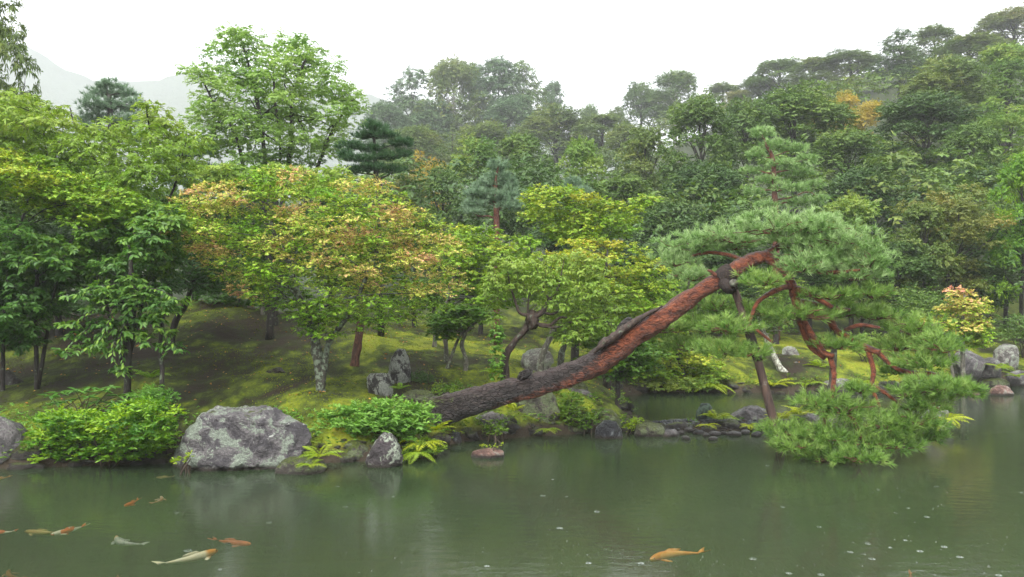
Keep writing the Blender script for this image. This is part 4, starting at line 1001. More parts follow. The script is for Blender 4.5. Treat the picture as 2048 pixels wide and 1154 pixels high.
hero_tree('maple', 'small layered green maple with thin grey trunks on the moss', 'maple tree',
          [(858, 625), (900, 605), (960, 608), (1000, 620), (985, 650), (930, 660), (900, 690), (860, 680)],
          20.5, .7, 30, 26, L['maple_green'], B['grey'], 6500, .085, .07, 'star', 75, [[(929, 754, 6), (932, 720, 5), (924, 690, 5), (935, 660, 4), (960, 640, 3), (985, 635, 2)], [(893, 700, 4), (920, 672, 3), (950, 655, 2)]], .26, 8, grad(900, 600, .6, 900, 690, .4), limbs=8)
# the gnarled old tree with bare antler-like twigs
g, go = hero_tree('plum_tree', 'gnarled old tree with a knotted bend and bare curling twigs above the pine trunk', 'tree',
          [(975, 520), (1030, 505), (1090, 520), (1150, 495), (1210, 520), (1245, 580), (1250, 640), (1215, 690), (1160, 700), (1110, 690), (1100, 640), (1060, 600), (1010, 600), (1000, 660), (965, 650), (960, 580)],
          18.6, .9, 85, 24, L['cherry_pale'], B['plum'], 9000, .105, .036, 'oval4', 77,
          [[(1012, 775, 12), (1010, 745, 10), (1012, 712, 9), (1028, 685, 8), (1048, 662, 7.5), (1060, 645, 10), (1066, 634, 9)]],
          .6, 7, grad(1100, 480, .75, 1100, 700, .4), .6, .3, limbs=0)
for k, pts in enumerate([[(1066, 634, 8), (1085, 624, 7), (1098, 600, 5), (1112, 590, 6), (1120, 560, 2), (1128, 520, 1)], [(1060, 630, 5), (1040, 626, 4), (1030, 600, 3), (1020, 570, 2), (1015, 540, 1)],
                         [(1075, 648, 5), (1100, 650, 4), (1120, 635, 3), (1140, 636, 2), (1165, 634, 1)], [(1078, 650, 5), (1110, 655, 3), (1140, 645, 3), (1170, 640, 1.5), (1200, 635, 1)],
                         [(1085, 624, 4), (1105, 628, 3), (1125, 615, 2), (1138, 590, 1.5), (1148, 560, 1)], [(1056, 632, 3), (1056, 610, 2), (1058, 585, 1)], [(1098, 600, 3), (1085, 570, 2), (1070, 530, 1)], [(1148, 640, 2), (1175, 660, 1.5), (1200, 665, 1)]]):
    q = np.array([(*P(p[0], p[1], 18.4), p[2] / F * 18.4) for p in pts]); s_ = spline(q, 20)
    V, Fc, A = tube(s_[:, :3], np.maximum(s_[:, 3] * .8, .004), 8, .18, k); build('limb', V, Fc, B['plum'], g, go, A, True)
U, Fc = ICO[3]; V = U * np.array([.15, .15, .2]) * (1 + .4 * vnoise(U * 2.5))[:, None] + P(1064, 640, 18.5)
build('knot', V, Fc, B['plum'], g, go, None, True)
# ivy on its foot
r_ = fill_blobs(np.array([P(994, y, 18.3) for y in range(660, 765, 12)]), np.array([[.13, .1, .12]] * 9), np.full(9, .4), 900, 6, .06, .045, 'oval2', rng, .5)
tag(build('ivy', r_[0], r_[1], L['shrub'], g, go, r_[2]), kind='stuff')

hero_tree('slim_tree', 'slender leaning grey trunk in front of the pale boulder', 'tree', [(1060, 590), (1100, 570), (1160, 580), (1180, 630), (1130, 650), (1080, 640)], 20.5, .8, 22, 24, L['cherry_pale'], B['grey'], 2600, .08, .035, 'oval4', 79,
          [[(1078, 745, 8), (1085, 710, 7), (1098, 680, 6.5), (1108, 650, 5), (1112, 600, 3)]], .5, 7, None, .5, .3, limbs=7)
hero_tree('slim_tree', 'slender dark trunk curving up just right of the grey one', 'tree', [(1120, 600), (1160, 590), (1200, 610), (1190, 650), (1140, 660)], 20.0, .8, 18, 24, L['cherry_pale'], B['lichen'], 2200, .08, .035, 'oval4', 81,
          [[(1118, 745, 8), (1122, 715, 7.5), (1128, 690, 7), (1130, 650, 5), (1128, 620, 3)]], .5, 7, None, .5, .3, limbs=7)
hero_tree('red_trunk_tree', 'stout red-brown trunk rising under the salmon maple left of the cube stone', 'tree', [(600, 420), (700, 400), (800, 430), (830, 520), (780, 580), (690, 600), (620, 560), (590, 480)], 19.8, .9, 40, 40, L['maple_green'], B['brown'], 7500, .085, .07, 'star', 83,
          [[(708, 750, 11), (711, 715, 9.5), (716, 685, 9.5), (722, 640, 9), (725, 560, 6), (715, 480, 3)]], .4, 7, None, limbs=10)
hero_tree('dark_trunk_tree', 'dark mossy trunk standing on the mound behind the salmon maple', 'tree', [(470, 420), (560, 400), (640, 430), (640, 520), (570, 570), (490, 540)], 23.5, 1.0, 34, 40, L['maple_green'], B['dark'], 6500, .09, .08, 'star', 85,
          [[(551, 690, 10), (549, 655, 8.5), (549, 620, 8), (548, 560, 7), (550, 480, 4)]], .4, 7, None, limbs=8)
hero_tree('grey_trunk_tree', 'pale grey trunk beside the dark mossy one on the mound', 'tree', [(450, 520), (520, 500), (560, 530), (540, 590), (470, 590)], 24.5, .8, 22, 36, L['maple_green'], B['grey'], 3800, .09, .08, 'star', 87,
          [[(526, 680, 5), (524, 645, 5), (526, 600, 4), (522, 540, 3)]], .4, 7, None, limbs=6)
hero_tree('leaning_trunk_tree', 'leaning dark trunk on the mound crest behind the hanging cherry sprays', 'tree', [(330, 500), (400, 480), (460, 500), (480, 560), (430, 600), (360, 600), (330, 560)], 21.0, 1.2, 34, 40, L['cherry'], B['dark'], 4500, .11, .045, 'oval4', 89,
          [[(338, 664, 8), (352, 640, 7.5), (368, 615, 7), (385, 570, 5), (400, 520, 3)]], .4, 7, grad(0, 400, .3, 0, 600, .1), limbs=8)
hero_tree('young_maple', 'low dark green young tree on the mound crest', 'tree', [(400, 560), (470, 550), (540, 565), (560, 610), (520, 625), (440, 622), (395, 605)], 26, .9, 28, 30, L['maple_green'], B['dark'], 5000, .09, .08, 'star', 91, (), .45, 7, grad(0, 400, .2, 0, 700, .1), limbs=5)
hero_tree('thin_tree', 'thin trunk on the moss slope at the right edge of the salmon maple', 'tree', [(830, 560), (880, 540), (920, 570), (900, 620), (840, 620)], 24, .9, 22, 32, L['maple_green'], B['grey'], 3800, .09, .08, 'star', 93,
          [[(869, 685, 4.5), (870, 650, 4.5), (868, 620, 4), (872, 580, 2)]], .4, 7, None, limbs=5)
hero_tree('pale_leaning_trunk', 'pale lichen-covered trunk leaning over the far shore behind the prop', 'tree', [(1480, 620), (1530, 600), (1590, 620), (1580, 670), (1510, 680)], 25.5, .8, 20, 26, L['pine_green'] if False else L['maple_green'], B['pale'], 2600, .08, .07, 'star', 95,
          [[(1600, 792, 10), (1585, 765, 9), (1560, 735, 8), (1545, 705, 7), (1530, 670, 6), (1515, 630, 4)]], .4, 7, None, limbs=5)
hero_tree('brown_trunk_tree', 'straight brown trunk on the far moss behind the pine boughs', 'tree', [(1500, 560), (1560, 545), (1620, 570), (1610, 620), (1530, 620)], 29.5, .9, 20, 26, L['bright'], B['dark'], 2800, .1, .05, 'oval2', 97,
          [[(1553, 700, 8), (1552, 670, 6), (1551, 630, 6), (1552, 590, 4)]], .5, 7, None, limbs=5)
hero_tree('orange_maple', 'small maple with glowing orange top on the right bank beyond the pine', 'maple tree',
          [(1800, 640), (1835, 635), (1870, 630), (1885, 600), (1905, 572), (1935, 568), (1950, 590), (1968, 600), (1985, 655), (1975, 700), (1925, 705), (1890, 690), (1850, 670)],
          24.8, .8, 52, 22, L['maple'], B['grey'], 9000, .10, .07, 'star', 99, [[(1930, 730, 6), (1925, 690, 5), (1925, 640, 4), (1930, 590, 2)], [(1925, 700, 4), (1890, 670, 3), (1850, 650, 2)]],
          .34, 8, grad(1930, 570, .78, 1935, 705, .25), limbs=12)

# ------------------------------------------------------------------ mid-distance and hillside trees
def proto(kind, seed):
    """unit tree: 10 m tall, about 4 m in radius; crown and trunk arrays"""
    rng = np.random.default_rng(seed); H_ = 10.0
    if kind == 'round':
        n = 74; u = norm(rng.normal(0, 1, (n, 3))); u[:, 2] = np.where(u[:, 2] < -.5, -u[:, 2], u[:, 2]); rr = rng.uniform(.72, 1.0, n)
        C = u * rr[:, None] * np.array([3.3, 3.3, 3.9]) + [0, 0, 5.6]; rad = rng.uniform(.55, 1.15, n); Rr = np.stack([rad, rad, rad * .75], -1)
        leaf = (25000, 8, .20, .10, 'oval2', .25, .12)
    elif kind == 'layered':
        n = 60; t = rng.uniform(0, 1, n) ** .8; a = rng.uniform(0, 2 * np.pi, n); w = 3.9 * np.sqrt(np.clip(1 - (t * 1.02) ** 2.2, 0.03, 1)) * rng.uniform(.45, 1, n)
        C = np.stack([np.cos(a) * w, np.sin(a) * w, 1.8 + t * 7.4], -1); rad = rng.uniform(.65, 1.3, n); Rr = np.stack([rad, rad, rad * .42], -1)
        leaf = (24000, 8, .20, .10, 'oval2', .3, .15)
    elif kind == 'airy':
        n = 75; u = norm(rng.normal(0, 1, (n, 3))); rr = rng.uniform(.4, 1.0, n)
        C = u * rr[:, None] * np.array([3.6, 3.6, 3.9]) + [0, 0, 5.8]; rad = rng.uniform(.45, .95, n); Rr = np.stack([rad, rad, rad * .6], -1)
        leaf = (17000, 6, .19, .085, 'oval2', .3, .15)
    elif kind == 'cedar':
        n = 80; t = rng.uniform(0, 1, n); a = rng.uniform(0, 2 * np.pi, n); w = (3.7 * (1 - t) ** .6 + .25) * rng.uniform(.25, 1, n) * (.75 + .5 * rng.random(n))
        C = np.stack([np.cos(a) * w, np.sin(a) * w, 2.2 + t * 7.5], -1); rad = rng.uniform(.6, 1.2, n); Rr = np.stack([rad, rad, rad * .55], -1)
        leaf = (20000, 9, .25, .075, 'oval2', .5, .3)
    elif kind == 'flattop':
        n = 46; a = rng.uniform(0, 2 * np.pi, n); w = 3.9 * np.sqrt(rng.random(n)); 
        C = np.stack([np.cos(a) * w, np.sin(a) * w, 8.6 - .12 * w ** 2 - rng.uniform(0, 3.0, n)], -1); rad = rng.uniform(.6, 1.3, n); Rr = np.stack([rad, rad, rad * .5], -1)
        leaf = (19000, 7, .20, .095, 'oval2', .25, .1)
    tint = np.clip(.5 + .4 * vnoise(C * .7 + seed) + rng.normal(0, .12, n), 0, 1)
    r_ = fill_blobs(C, Rr, tint, leaf[0], leaf[1], leaf[2], leaf[3], leaf[4], rng, leaf[5], leaf[6], hollow=.28)
    s_ = spline([(0, 0, -1.0, .26), (.1, .05, 2, .2), (-.1, .1, 5, .15), (.05, -.05, 8.2, .05)], 16)
    parts = [tube(s_[:, :3], s_[:, 3], 8, .1, seed)]
    for k in range(16):
        c = C[rng.integers(0, n)]; j = int(np.clip((c[2] - 1.6) / 9 * 16, 3, 14)); parts.append(tube(bez(s_[j, :3], c, .05, rng, 7), np.linspace(.07, .012, 7), 5))
    tv, tf, ta = join(parts)
    return (r_[0], r_[1], r_[2], tv, tf, ta, leaf)
PR = {}
for k, sd_ in (('round', 1), ('round', 2), ('round', 3), ('layered', 4), ('layered', 5), ('airy', 6), ('airy', 7), ('cedar', 8), ('cedar', 9), ('flattop', 10)):
    p = proto(k, sd_)
    cm = build('crown', p[0], p[1], L['oak'], link=False, attr=p[2]).data
    tm = build('trunk', p[3], p[4], B['dark'], link=False, attr=p[5], sm=True).data
    PR.setdefault(k, []).append((cm, tm))
BG = []
def bgtree(label, px, top, width, d, kind, leaf, var=0, name=None, group=None, bark='dark', rot=None):
    x = (px - 1024) / F * d; zb = Hz(x, d); zt = CH + (HZ - top) / F * d
    h = max(zt - zb, 1.5); w = width / F * d / 2 * (1.35 if d > 100 else 1.22)
    root = thing(name or {'round': 'broadleaf_tree', 'layered': 'broadleaf_tree', 'airy': 'open_crowned_tree', 'cedar': 'cedar_tree', 'flattop': 'flat_topped_tree'}[kind],
                 label, 'tree', (x, d, zb), group)
    cm, tm = PR[kind][var % len(PR[kind])]
    root.scale = (w / 4.1, w / 4.1, h / 9.9); root.rotation_euler = (0, 0, rot if rot is not None else (px * 0.7 + top) % 6.28)
    for nm, me in (('trunk', tm), ('crown', cm)):
        o = bpy.data.objects.new(nm, me); COL.objects.link(o); o.parent = root
        if nm == 'crown':
            o.material_slots[0].link = 'OBJECT'; o.material_slots[0].material = L[leaf]
        elif bark != 'dark':
            o.material_slots[0].link = 'OBJECT'; o.material_slots[0].material = B[bark]
    BG.append((px, top, d)); return root
T_ = [
 # centre skyline, misty
 ('conical blue-green cedar at the left of the misty skyline row', 825, 142, 130, 112, 'cedar', 'cedar', 0),
 ('broad rounded misty tree with a white trunk in the skyline row', 907, 118, 120, 110, 'round', 'olive', 0, 'pale'),
 ('thin ragged cedar between two broad skyline trees', 950, 132, 84, 116, 'cedar', 'cedar', 1),
 ('tallest dense cedar in the right half of the skyline row', 997, 120, 130, 112, 'cedar', 'cedar', 1),
 ('ragged cedar ending the misty skyline row on the right', 1045, 130, 110, 114, 'cedar', 'oak', 0),
 ('lone spiky conifer tip above the misty saddle', 1107, 166, 72, 122, 'cedar', 'cedar', 1),
 ('low dark tree under the left end of the skyline row', 770, 203, 90, 106, 'round', 'cedar', 0),
 ('dusky tree filling the gap below the conical cedar', 862, 200, 96, 108, 'round', 'cedar', 1),
 ('dim cedar mass under the tallest skyline cedar', 1015, 190, 110, 108, 'round', 'cedar', 2),
 ('small round misty tree left of the saddle', 1180, 208, 46, 128, 'round', 'oak', 0),
 ('little flat crowned tree alone at the foot of the saddle', 1231, 186, 44, 126, 'flattop', 'olive', 0),
 ('round misty tree at the start of the right ridge', 1282, 160, 66, 116, 'round', 'oak', 1),
 ('domed misty tree with pale trunk on the right ridge', 1352, 142, 100, 112, 'round', 'oak', 0, 'pale'),
 ('misty tree filling the ridge behind the round evergreens', 1318, 175, 80, 118, 'round', 'oak', 2),
 ('thin crowned misty tree right of the domed ridge tree', 1445, 166, 80, 104, 'round', 'olive', 0),
 ('brownish misty tree low on the ridge', 1478, 182, 62, 98, 'round', 'rust', 0),
 # middle slopes
 ('olive tree with fine twigs below the misty skyline', 905, 236, 130, 80, 'airy', 'olive', 1),
 ('dull green rounded tree under the cedars', 975, 245, 120, 76, 'round', 'olive', 0),
 ('wide olive tree below the lone conifer tip', 1110, 214, 140, 86, 'round', 'olive', 1),
 ('hazy olive tree right of the saddle', 1205, 226, 120, 84, 'layered', 'olive', 0),
 ('hazy green tree above the leafy evergreen', 1255, 245, 90, 74, 'round', 'olive', 2),
 ('greyish green tree at the left of the middle slope', 830, 250, 110, 74, 'round', 'olive', 2),
 ('mid green rounded tree left of centre slope', 955, 272, 120, 54, 'round', 'bright', 1),
 ('dense green tree at the centre of the slope', 1040, 262, 140, 52, 'layered', 'oak', 0),
 ('glossy light green tree with large leaves in the centre', 1165, 266, 120, 44, 'layered', 'bright', 1),
 ('dark spreading tree above the small blue pine', 885, 325, 120, 42, 'layered', 'oak', 1),
 ('thinning orange-brown tree above the dark spreading tree', 855, 296, 84, 50, 'airy', 'autumn', 0),
 ('rust tinged low tree behind the dark open pine', 812, 345, 80, 44, 'layered', 'rust', 0),
 ('deep green tree behind the small blue pine', 1060, 330, 130, 42, 'round', 'laurel', 0),
 ('dark green tree with spreading branches left of the tall wall of evergreens', 1290, 245, 130, 54, 'layered', 'olive', 1),
 ('deep green tree under the spreading one at the foot of the slope', 1255, 345, 140, 40, 'layered', 'oak', 0),
 # the wall of evergreens on the right
 ('tall rounded evergreen leading the right-hand wall of trees', 1400, 192, 150, 50, 'round', 'oak', 0),
 ('big lumpy evergreen with the highest dome over the red pine', 1590, 163, 220, 55, 'round', 'oak', 1),
 ('rounded evergreen between the two domes', 1492, 190, 130, 53, 'round', 'oak', 2),
 ('dark rounded evergreen with glossy leaves at the wall base', 1405, 320, 160, 40, 'round', 'laurel', 2),
 ('low dark evergreen left of the leaning pine crown', 1340, 400, 140, 36, 'round', 'laurel', 1),
 ('yellow leaved tree crowning the evergreen wall', 1700, 150, 110, 64, 'flattop', 'autumn', 0),
 ('misty pale tree left of the dark conifer on the ridge', 1700, 100, 120, 90, 'round', 'olive', 1),
 ('hazy round tree stepping up the right ridge', 1560, 120, 110, 98, 'round', 'oak', 0),
 ('hazy lighter tree on the right ridge', 1630, 116, 100, 92, 'round', 'olive', 0),
 ('smudged grey tree low on the right ridge', 1520, 150, 80, 100, 'round', 'olive', 1),
 ('dark layered conifer standing proud on the right ridge', 1800, 62, 100, 76, 'cedar', 'laurel', 0),
 ('wispy tree just right of the dark ridge conifer', 1868, 52, 90, 84, 'round', 'olive', 0),
 ('pale green tree filling the upper right slope', 1940, 75, 150, 78, 'round', 'olive', 0),
 ('brown tinged tree in the top right corner', 2030, 12, 140, 92, 'round', 'rust', 1),
 ('light green leafy tree below the top right corner', 2010, 85, 160, 68, 'layered', 'bright', 0),
 ('mottled green tree on the right slope', 1890, 120, 170, 66, 'round', 'olive', 1),
 ('large dark evergreen with a shadowed hollow on the right', 1845, 188, 210, 50, 'round', 'laurel', 0),
 ('dark evergreen right of the shadowed hollow', 1940, 240, 150, 46, 'layered', 'oak', 1),
 ('green tree with yellow spots at the right edge of the slope', 2020, 190, 170, 52, 'airy', 'bright', 0),
 ('dense evergreen behind the red pine', 1690, 260, 170, 47, 'round', 'oak', 0),
 ('glossy dark evergreen right of the red pine', 1720, 330, 150, 41, 'round', 'laurel', 2),
 ('olive tree with golden tips on the lower right', 1895, 362, 210, 33, 'airy', 'rust', 0),
 ('rounded olive tree with yellowing leaves nearest the right bank', 1850, 400, 130, 32, 'layered', 'olive', 0),
 ('fresh green bush-like tree behind the leaning pine crown', 1700, 392, 140, 33, 'round', 'bright', 0),
 ('lime green tree cut by the right edge', 2045, 292, 130, 33, 'layered', 'azalea', 1),
 ('dark dense tree low behind the right boughs', 1800, 480, 130, 31.5, 'round', 'laurel', 1),
 ('dark green leafy tree under the lime green one', 2010, 400, 150, 36, 'round', 'oak', 1),
 ('dark understorey tree behind the orange maple', 1960, 520, 130, 34, 'round', 'laurel', 2),
 ('green shrubby tree behind the lower right boughs', 1725, 560, 110, 33, 'layered', 'oak', 0),
 ('leafy evergreen left of the red pine trunk', 1470, 395, 110, 37, 'layered', 'oak', 1),
 # behind the left trees
 ('grey-green tree with hanging sprays cut by the top left corner', -28, -110, 190, 34, 'cedar', 'olive', 0),
 ('rusty tipped tree under the top left corner tree', -10, 120, 130, 33, 'airy', 'rust', 1),
 ('dark green tree behind the left cherries', 60, 300, 250, 24, 'layered', 'laurel', 0),
 ('dark green understorey tree between the cherry trunks', 190, 330, 240, 26.5, 'round', 'laurel', 1),
 ('shaded evergreen behind the leaning dark trunk', 340, 380, 230, 28, 'round', 'laurel', 2),
 ('shaded evergreen behind the salmon maple', 500, 390, 190, 31, 'round', 'laurel', 0),
 ('shaded green tree behind the right half of the salmon maple', 660, 380, 190, 30, 'layered', 'laurel', 1),
 ('green tree behind the right edge of the salmon maple', 830, 420, 150, 31, 'layered', 'oak', 0),
 ('dark green tree behind the yellow-green maple', 960, 470, 150, 31, 'round', 'oak', 2),
 ('dark green tree behind the golden maple', 1110, 450, 160, 32, 'round', 'laurel', 0),
 ('dark green tree behind the light orange-tinged maple', 1300, 480, 150, 31, 'round', 'laurel', 1),
 ('dark green tree behind the left pine boughs', 1440, 500, 140, 32, 'layered', 'laurel', 0),
 ('dark bush-like tree on the far bank behind the middle boughs', 1620, 500, 150, 34, 'round', 'laurel', 2),
 ('dark leafy tree under the yellow-green maple on the left', 120, 440, 200, 21.5, 'layered', 'laurel', 1),
 ('shaded green tree at the left edge under the cherries', -40, 300, 220, 20.5, 'layered', 'oak', 0),
 ('shaded tree deep behind the far left trunks', -60, 420, 200, 24, 'round', 'laurel', 2),
]
for k, t in enumerate(T_):
    bgtree(t[0], t[1], t[2], t[3], t[4] * (1.4 if t[4] >= 74 else 1), t[5], t[6], t[7], bark=t[8] if len(t) > 8 else 'dark')

# the wood that closes every gap on the hill
skyx = np.array([-400, 0, 300, 700, 760, 1060, 1130, 1180, 1250, 1330, 1450, 1520, 1600, 1700, 1800, 1900, 2048, 2400])
skyy = np.array([330, 330, 330, 330, 230, 215, 235, 240, 225, 205, 205, 175, 160, 130, 120, 100, 60, -60])
rng = np.random.default_rng(90)
def wood(n, ymin, ymax, leaf, name, label, seed, nl_=1000, ls=.30):
    rng = np.random.default_rng(seed); ps = []; pts = []
    tries = 0
    while len(pts) < n and tries < n * 40:
        tries += 1
        d = math.exp(rng.uniform(math.log(ymin), math.log(ymax))); px = rng.uniform(-250, 2300); x = (px - 1024) / F * d
        if any((x - a) ** 2 + (d - b) ** 2 < (1.7 + d * .012) ** 2 for a, b in pts): continue
        z = Hz(x, d); zt = CH + (HZ - (np.interp(px, skyx, skyy) + 18)) / F * d; h = min(rng.uniform(4.5, 7.5), zt - z)
        if h < 2.0: continue
        pts.append((x, d)); w = rng.uniform(1.7, 2.6) * (1 + .006 * d)
        m = 11; u = norm(rng.normal(0, 1, (m, 3))); u[:, 2] = np.abs(u[:, 2])
        C = np.array([x, d, z + h * .4]) + u * np.array([w * .7, w * .7, h * .45]); r = rng.uniform(.35, .6, m) * w
        k = int(nl_ * (1.0 if d < 80 else .7))
        ps.append(fill_blobs(C, np.stack([r, r, r * .8], -1), np.clip(rng.normal(rng.uniform(.2, .8), .1, m), 0, 1), k, 6, ls * (.6 + d / 130), ls * .5 * (.6 + d / 130), 'oval2', rng, .3))
    V, Fc, A = join(ps)
    tag(build(name, V, Fc, leaf, None, (0, 60, 0), A), label, kind='stuff')
wood(60, 36, 165, L['oak'], 'woodland', 'dense evergreen wood covering the hillside', 91)
wood(40, 34, 165, L['olive'], 'woodland', 'paler leafy wood covering the hillside', 92, 1000)
wood(40, 33, 60, L['laurel'], 'undergrowth', 'dark undergrowth at the foot of the wooded hill', 93, 1100, .22)

# ------------------------------------------------------------------ shrubs
def shrub(name, label, poly, d, depth, nblob, rpx, leaf, nleaf, ln, wd, kind, seed, tintf=None, flat=.6, nl=6, cat='shrub', droop=-.15, group=None):
    rng = np.random.default_rng(seed)
    C, Rr, q = crown_blobs(poly, d, depth, nblob, rpx, rng, flat)
    x, y = float(C[:, 0].mean()), float(C[:, 1].mean()); z = max(Hz(x, y), 0)
    root = thing(name, label, cat, (x, y, z), group)
    tint = np.clip(.5 + .45 * vnoise(C * 2 + seed), 0, 1) if tintf is None else np.clip(tintf(q, rng), 0, 1)
    r_ = fill_blobs(C, Rr, tint, nleaf, nl, ln, wd, kind, rng, droop, .05, hollow=.4)
    build('foliage', r_[0], r_[1], leaf, root, (x, y, z), r_[2])
    for k in range(5):
        c = C[rng.integers(0, len(C))]; V, Fc, A = tube(bez((x + rng.normal(0, .1), y + rng.normal(0, .1), z - .05), c, .1, rng, 7), np.linspace(.018, .006, 7), 5)
        build('stem', V, Fc, B['twig'], root, (x, y, z), A)
    return root
shrub('azalea', 'bright green azalea mound overhanging the water on the left', [(50, 880), (75, 835), (130, 815), (200, 812), (260, 800), (320, 795), (352, 815), (358, 860), (340, 900), (300, 925), (230, 928), (150, 932), (90, 925), (60, 915)],
      13.9, .6, 130, 22, L['azalea'], 17000, .062, .030, 'oval4', 101, grad(200, 800, .62, 200, 935, .40, .2), .42, 7)
shrub('azalea', 'darker green upper part of a shrub behind the bright azalea', [(255, 800), (275, 775), (310, 768), (345, 785), (350, 815), (300, 830)], 15.0, .35, 22, 18, L['shrub'], 2600, .05, .02, 'oval4', 103, grad(300, 770, .3, 300, 830, .15), .5)
shrub('low_shrub', 'dark low shrub between the left edge boulder and the azalea', [(30, 900), (45, 850), (75, 830), (100, 850), (95, 900), (70, 925)], 14.7, .35, 22, 20, L['shrub'], 2400, .06, .026, 'oval4', 105, grad(60, 830, .3, 60, 920, .1), .5)
shrub('low_shrub', 'lichen-pale low plants on the left edge boulder', [(-30, 930), (-20, 885), (15, 880), (30, 910), (40, 935)], 14.0, .25, 16, 16, L['weed'], 1500, .04, .022, 'oval4', 106, None, .5)
shrub('rounded_shrub', 'rounded light green shrub with small pointed leaves beside the pine foot', [(640, 850), (655, 820), (690, 805), (730, 802), (770, 795), (815, 800), (855, 815), (868, 840), (862, 868), (830, 890), (780, 880), (700, 888), (655, 880)],
      14.9, .5, 90, 20, L['shrub'], 11500, .075, .024, 'oval4', 107, grad(750, 795, .65, 750, 890, .3, .14), .55, 8)
shrub('low_shrub', 'fresh green leafy plants spilling to the water right of the purple rock', [(800, 900), (830, 880), (868, 875), (885, 900), (870, 915), (820, 918)], 14.6, .25, 22, 14, L['weed'], 2400, .05, .018, 'oval4', 109, grad(840, 870, .9, 840, 915, .5), .5)
shrub('clipped_shrub', 'small clipped dark dome shrub right of the standing stone', [(818, 770), (822, 750), (840, 741), (860, 748), (869, 770), (845, 776)], 18.8, .28, 22, 13, L['laurel'], 2600, .03, .015, 'oval2', 111, None, .7)
shrub('low_shrub', 'leafy weeds clinging to the rock face under the pine trunk', [(1118, 850), (1125, 800), (1140, 780), (1165, 790), (1160, 840), (1145, 860)], 17.3, .2, 24, 12, L['weed'], 1700, .045, .025, 'oval4', 113, None, .5)
shrub('low_shrub', 'small leafy weeds on the smooth grey boulder', [(965, 870), (975, 845), (1010, 838), (1015, 860), (990, 875)], 16.2, .12, 14, 10, L['weed'], 700, .045, .025, 'oval4', 115, None, .5)
shrub('low_shrub', 'green tuft at the foot of the rock block near the dark rock', [(1145, 850), (1160, 830), (1190, 825), (1200, 845), (1175, 862)], 17.2, .15, 14, 11, L['weed'], 800, .045, .025, 'oval4', 117, None, .5)
shrub('low_shrub', 'yellow-green tuft left of the blocky grey rock', [(1245, 862), (1255, 842), (1280, 832), (1285, 850), (1268, 866)], 17.2, .12, 12, 9, L['fern'], 600, .045, .02, 'oval4', 119, None, .5)
shrub('low_shrub', 'tuft of yellow leaves in front of the large boulder', [(345, 925), (355, 915), (378, 905), (392, 912), (385, 922), (360, 930)], 13.3, .08, 9, 9, L['fern'], 170, .05, .02, 'oval4', 121, None, .5)
shrub('low_shrub', 'little sprig of leaves growing on the small reddish stone', [(955, 897), (962, 888), (985, 890), (1003, 882), (1006, 894), (980, 898)], 14.7, .07, 8, 6, L['fern'], 110, .035, .016, 'oval4', 123, None, .5)
shrub('low_shrub', 'light green bushes on the right bank below the orange maple', [(1690, 680), (1720, 660), (1770, 670), (1790, 700), (1740, 715), (1700, 710)], 27, .5, 22, 18, L['bright'], 2200, .07, .035, 'oval2', 125, None, .5)
shrub('low_shrub', 'green bushes at the foot of the wood near the right edge', [(1985, 690), (2000, 640), (2060, 620), (2100, 660), (2090, 700)], 30, .8, 30, 24, L['oak'], 3000, .09, .045, 'oval2', 127, None, .5)
shrub('low_shrub', 'dark bushes below the golden tipped olive tree', [(1780, 640), (1800, 590), (1860, 570), (1900, 600), (1880, 640), (1820, 660)], 29, .9, 34, 28, L['oak'], 4200, .09, .045, 'oval2', 129, None, .5)
shrub('low_shrub', 'fern-green foliage trailing into the inlet under the yellow-green maple', [(1265, 782), (1280, 760), (1340, 752), (1420, 755), (1450, 770), (1445, 786), (1350, 788)], 24.7, .3, 30, 16, L['bright'], 3600, .07, .03, 'oval2', 131, grad(1300, 750, .9, 1440, 790, .5), .5)
# broad-leaved plant: each leaf by itself
rng = np.random.default_rng(133)
bl, blo = thing('broad_leaved_plant', 'plant with rosettes of long broad leaves on top of the azalea', 'shrub', tuple(P(150, 815, 14.9))), tuple(P(150, 815, 14.9))
me = []
for k in range(3):
    me.append(build('leaf', Vl, Fl, L['rhodo'], link=False, attr=np.tile([[.3 + .3 * k, .2 + .35 * k, .3 + .2 * k]], (len(Vl), 1))).data)
for k, (x, y) in enumerate([(100, 792), (118, 786), (140, 800), (165, 785), (182, 775), (178, 795), (205, 782), (222, 775), (235, 792), (112, 806), (195, 803), (228, 806), (150, 780), (248, 806)]):
    c = P(x, y, 14.9 + rng.uniform(-.2, .2)); yellow = 2 if x > 200 else 0
    V, Fc, A = tube(bez(np.array(blo) + [rng.normal(0, .2), 0, -.35], c, .1, rng, 6, .03), .007, 5); build('stem', V, Fc, B['twig'], bl, blo, A)
    for j in range(7):
        a = j / 7 * 6.28 + rng.uniform(-.3, .3); dr = np.array([math.cos(a), math.sin(a), rng.uniform(-.25, .35)]); dr /= np.linalg.norm(dr)
        x_ = np.cross(dr, [0, 0, 1.]); x_ /= np.linalg.norm(x_); z_ = np.cross(x_, dr); s = rng.uniform(.16, .23)
        o = bpy.data.objects.new('leaf', me[yellow if rng.random() < .5 else rng.integers(0, 2)]); COL.objects.link(o); o.parent = bl
        p = c - np.array(blo)
        o.matrix_basis = mathutils.Matrix(((x_[0] * s * .8, dr[0] * s, z_[0] * s, p[0]), (x_[1] * s * .8, dr[1] * s, z_[1] * s, p[1]), (x_[2] * s * .8, dr[2] * s, z_[2] * s, p[2]), (0, 0, 0, 1)))

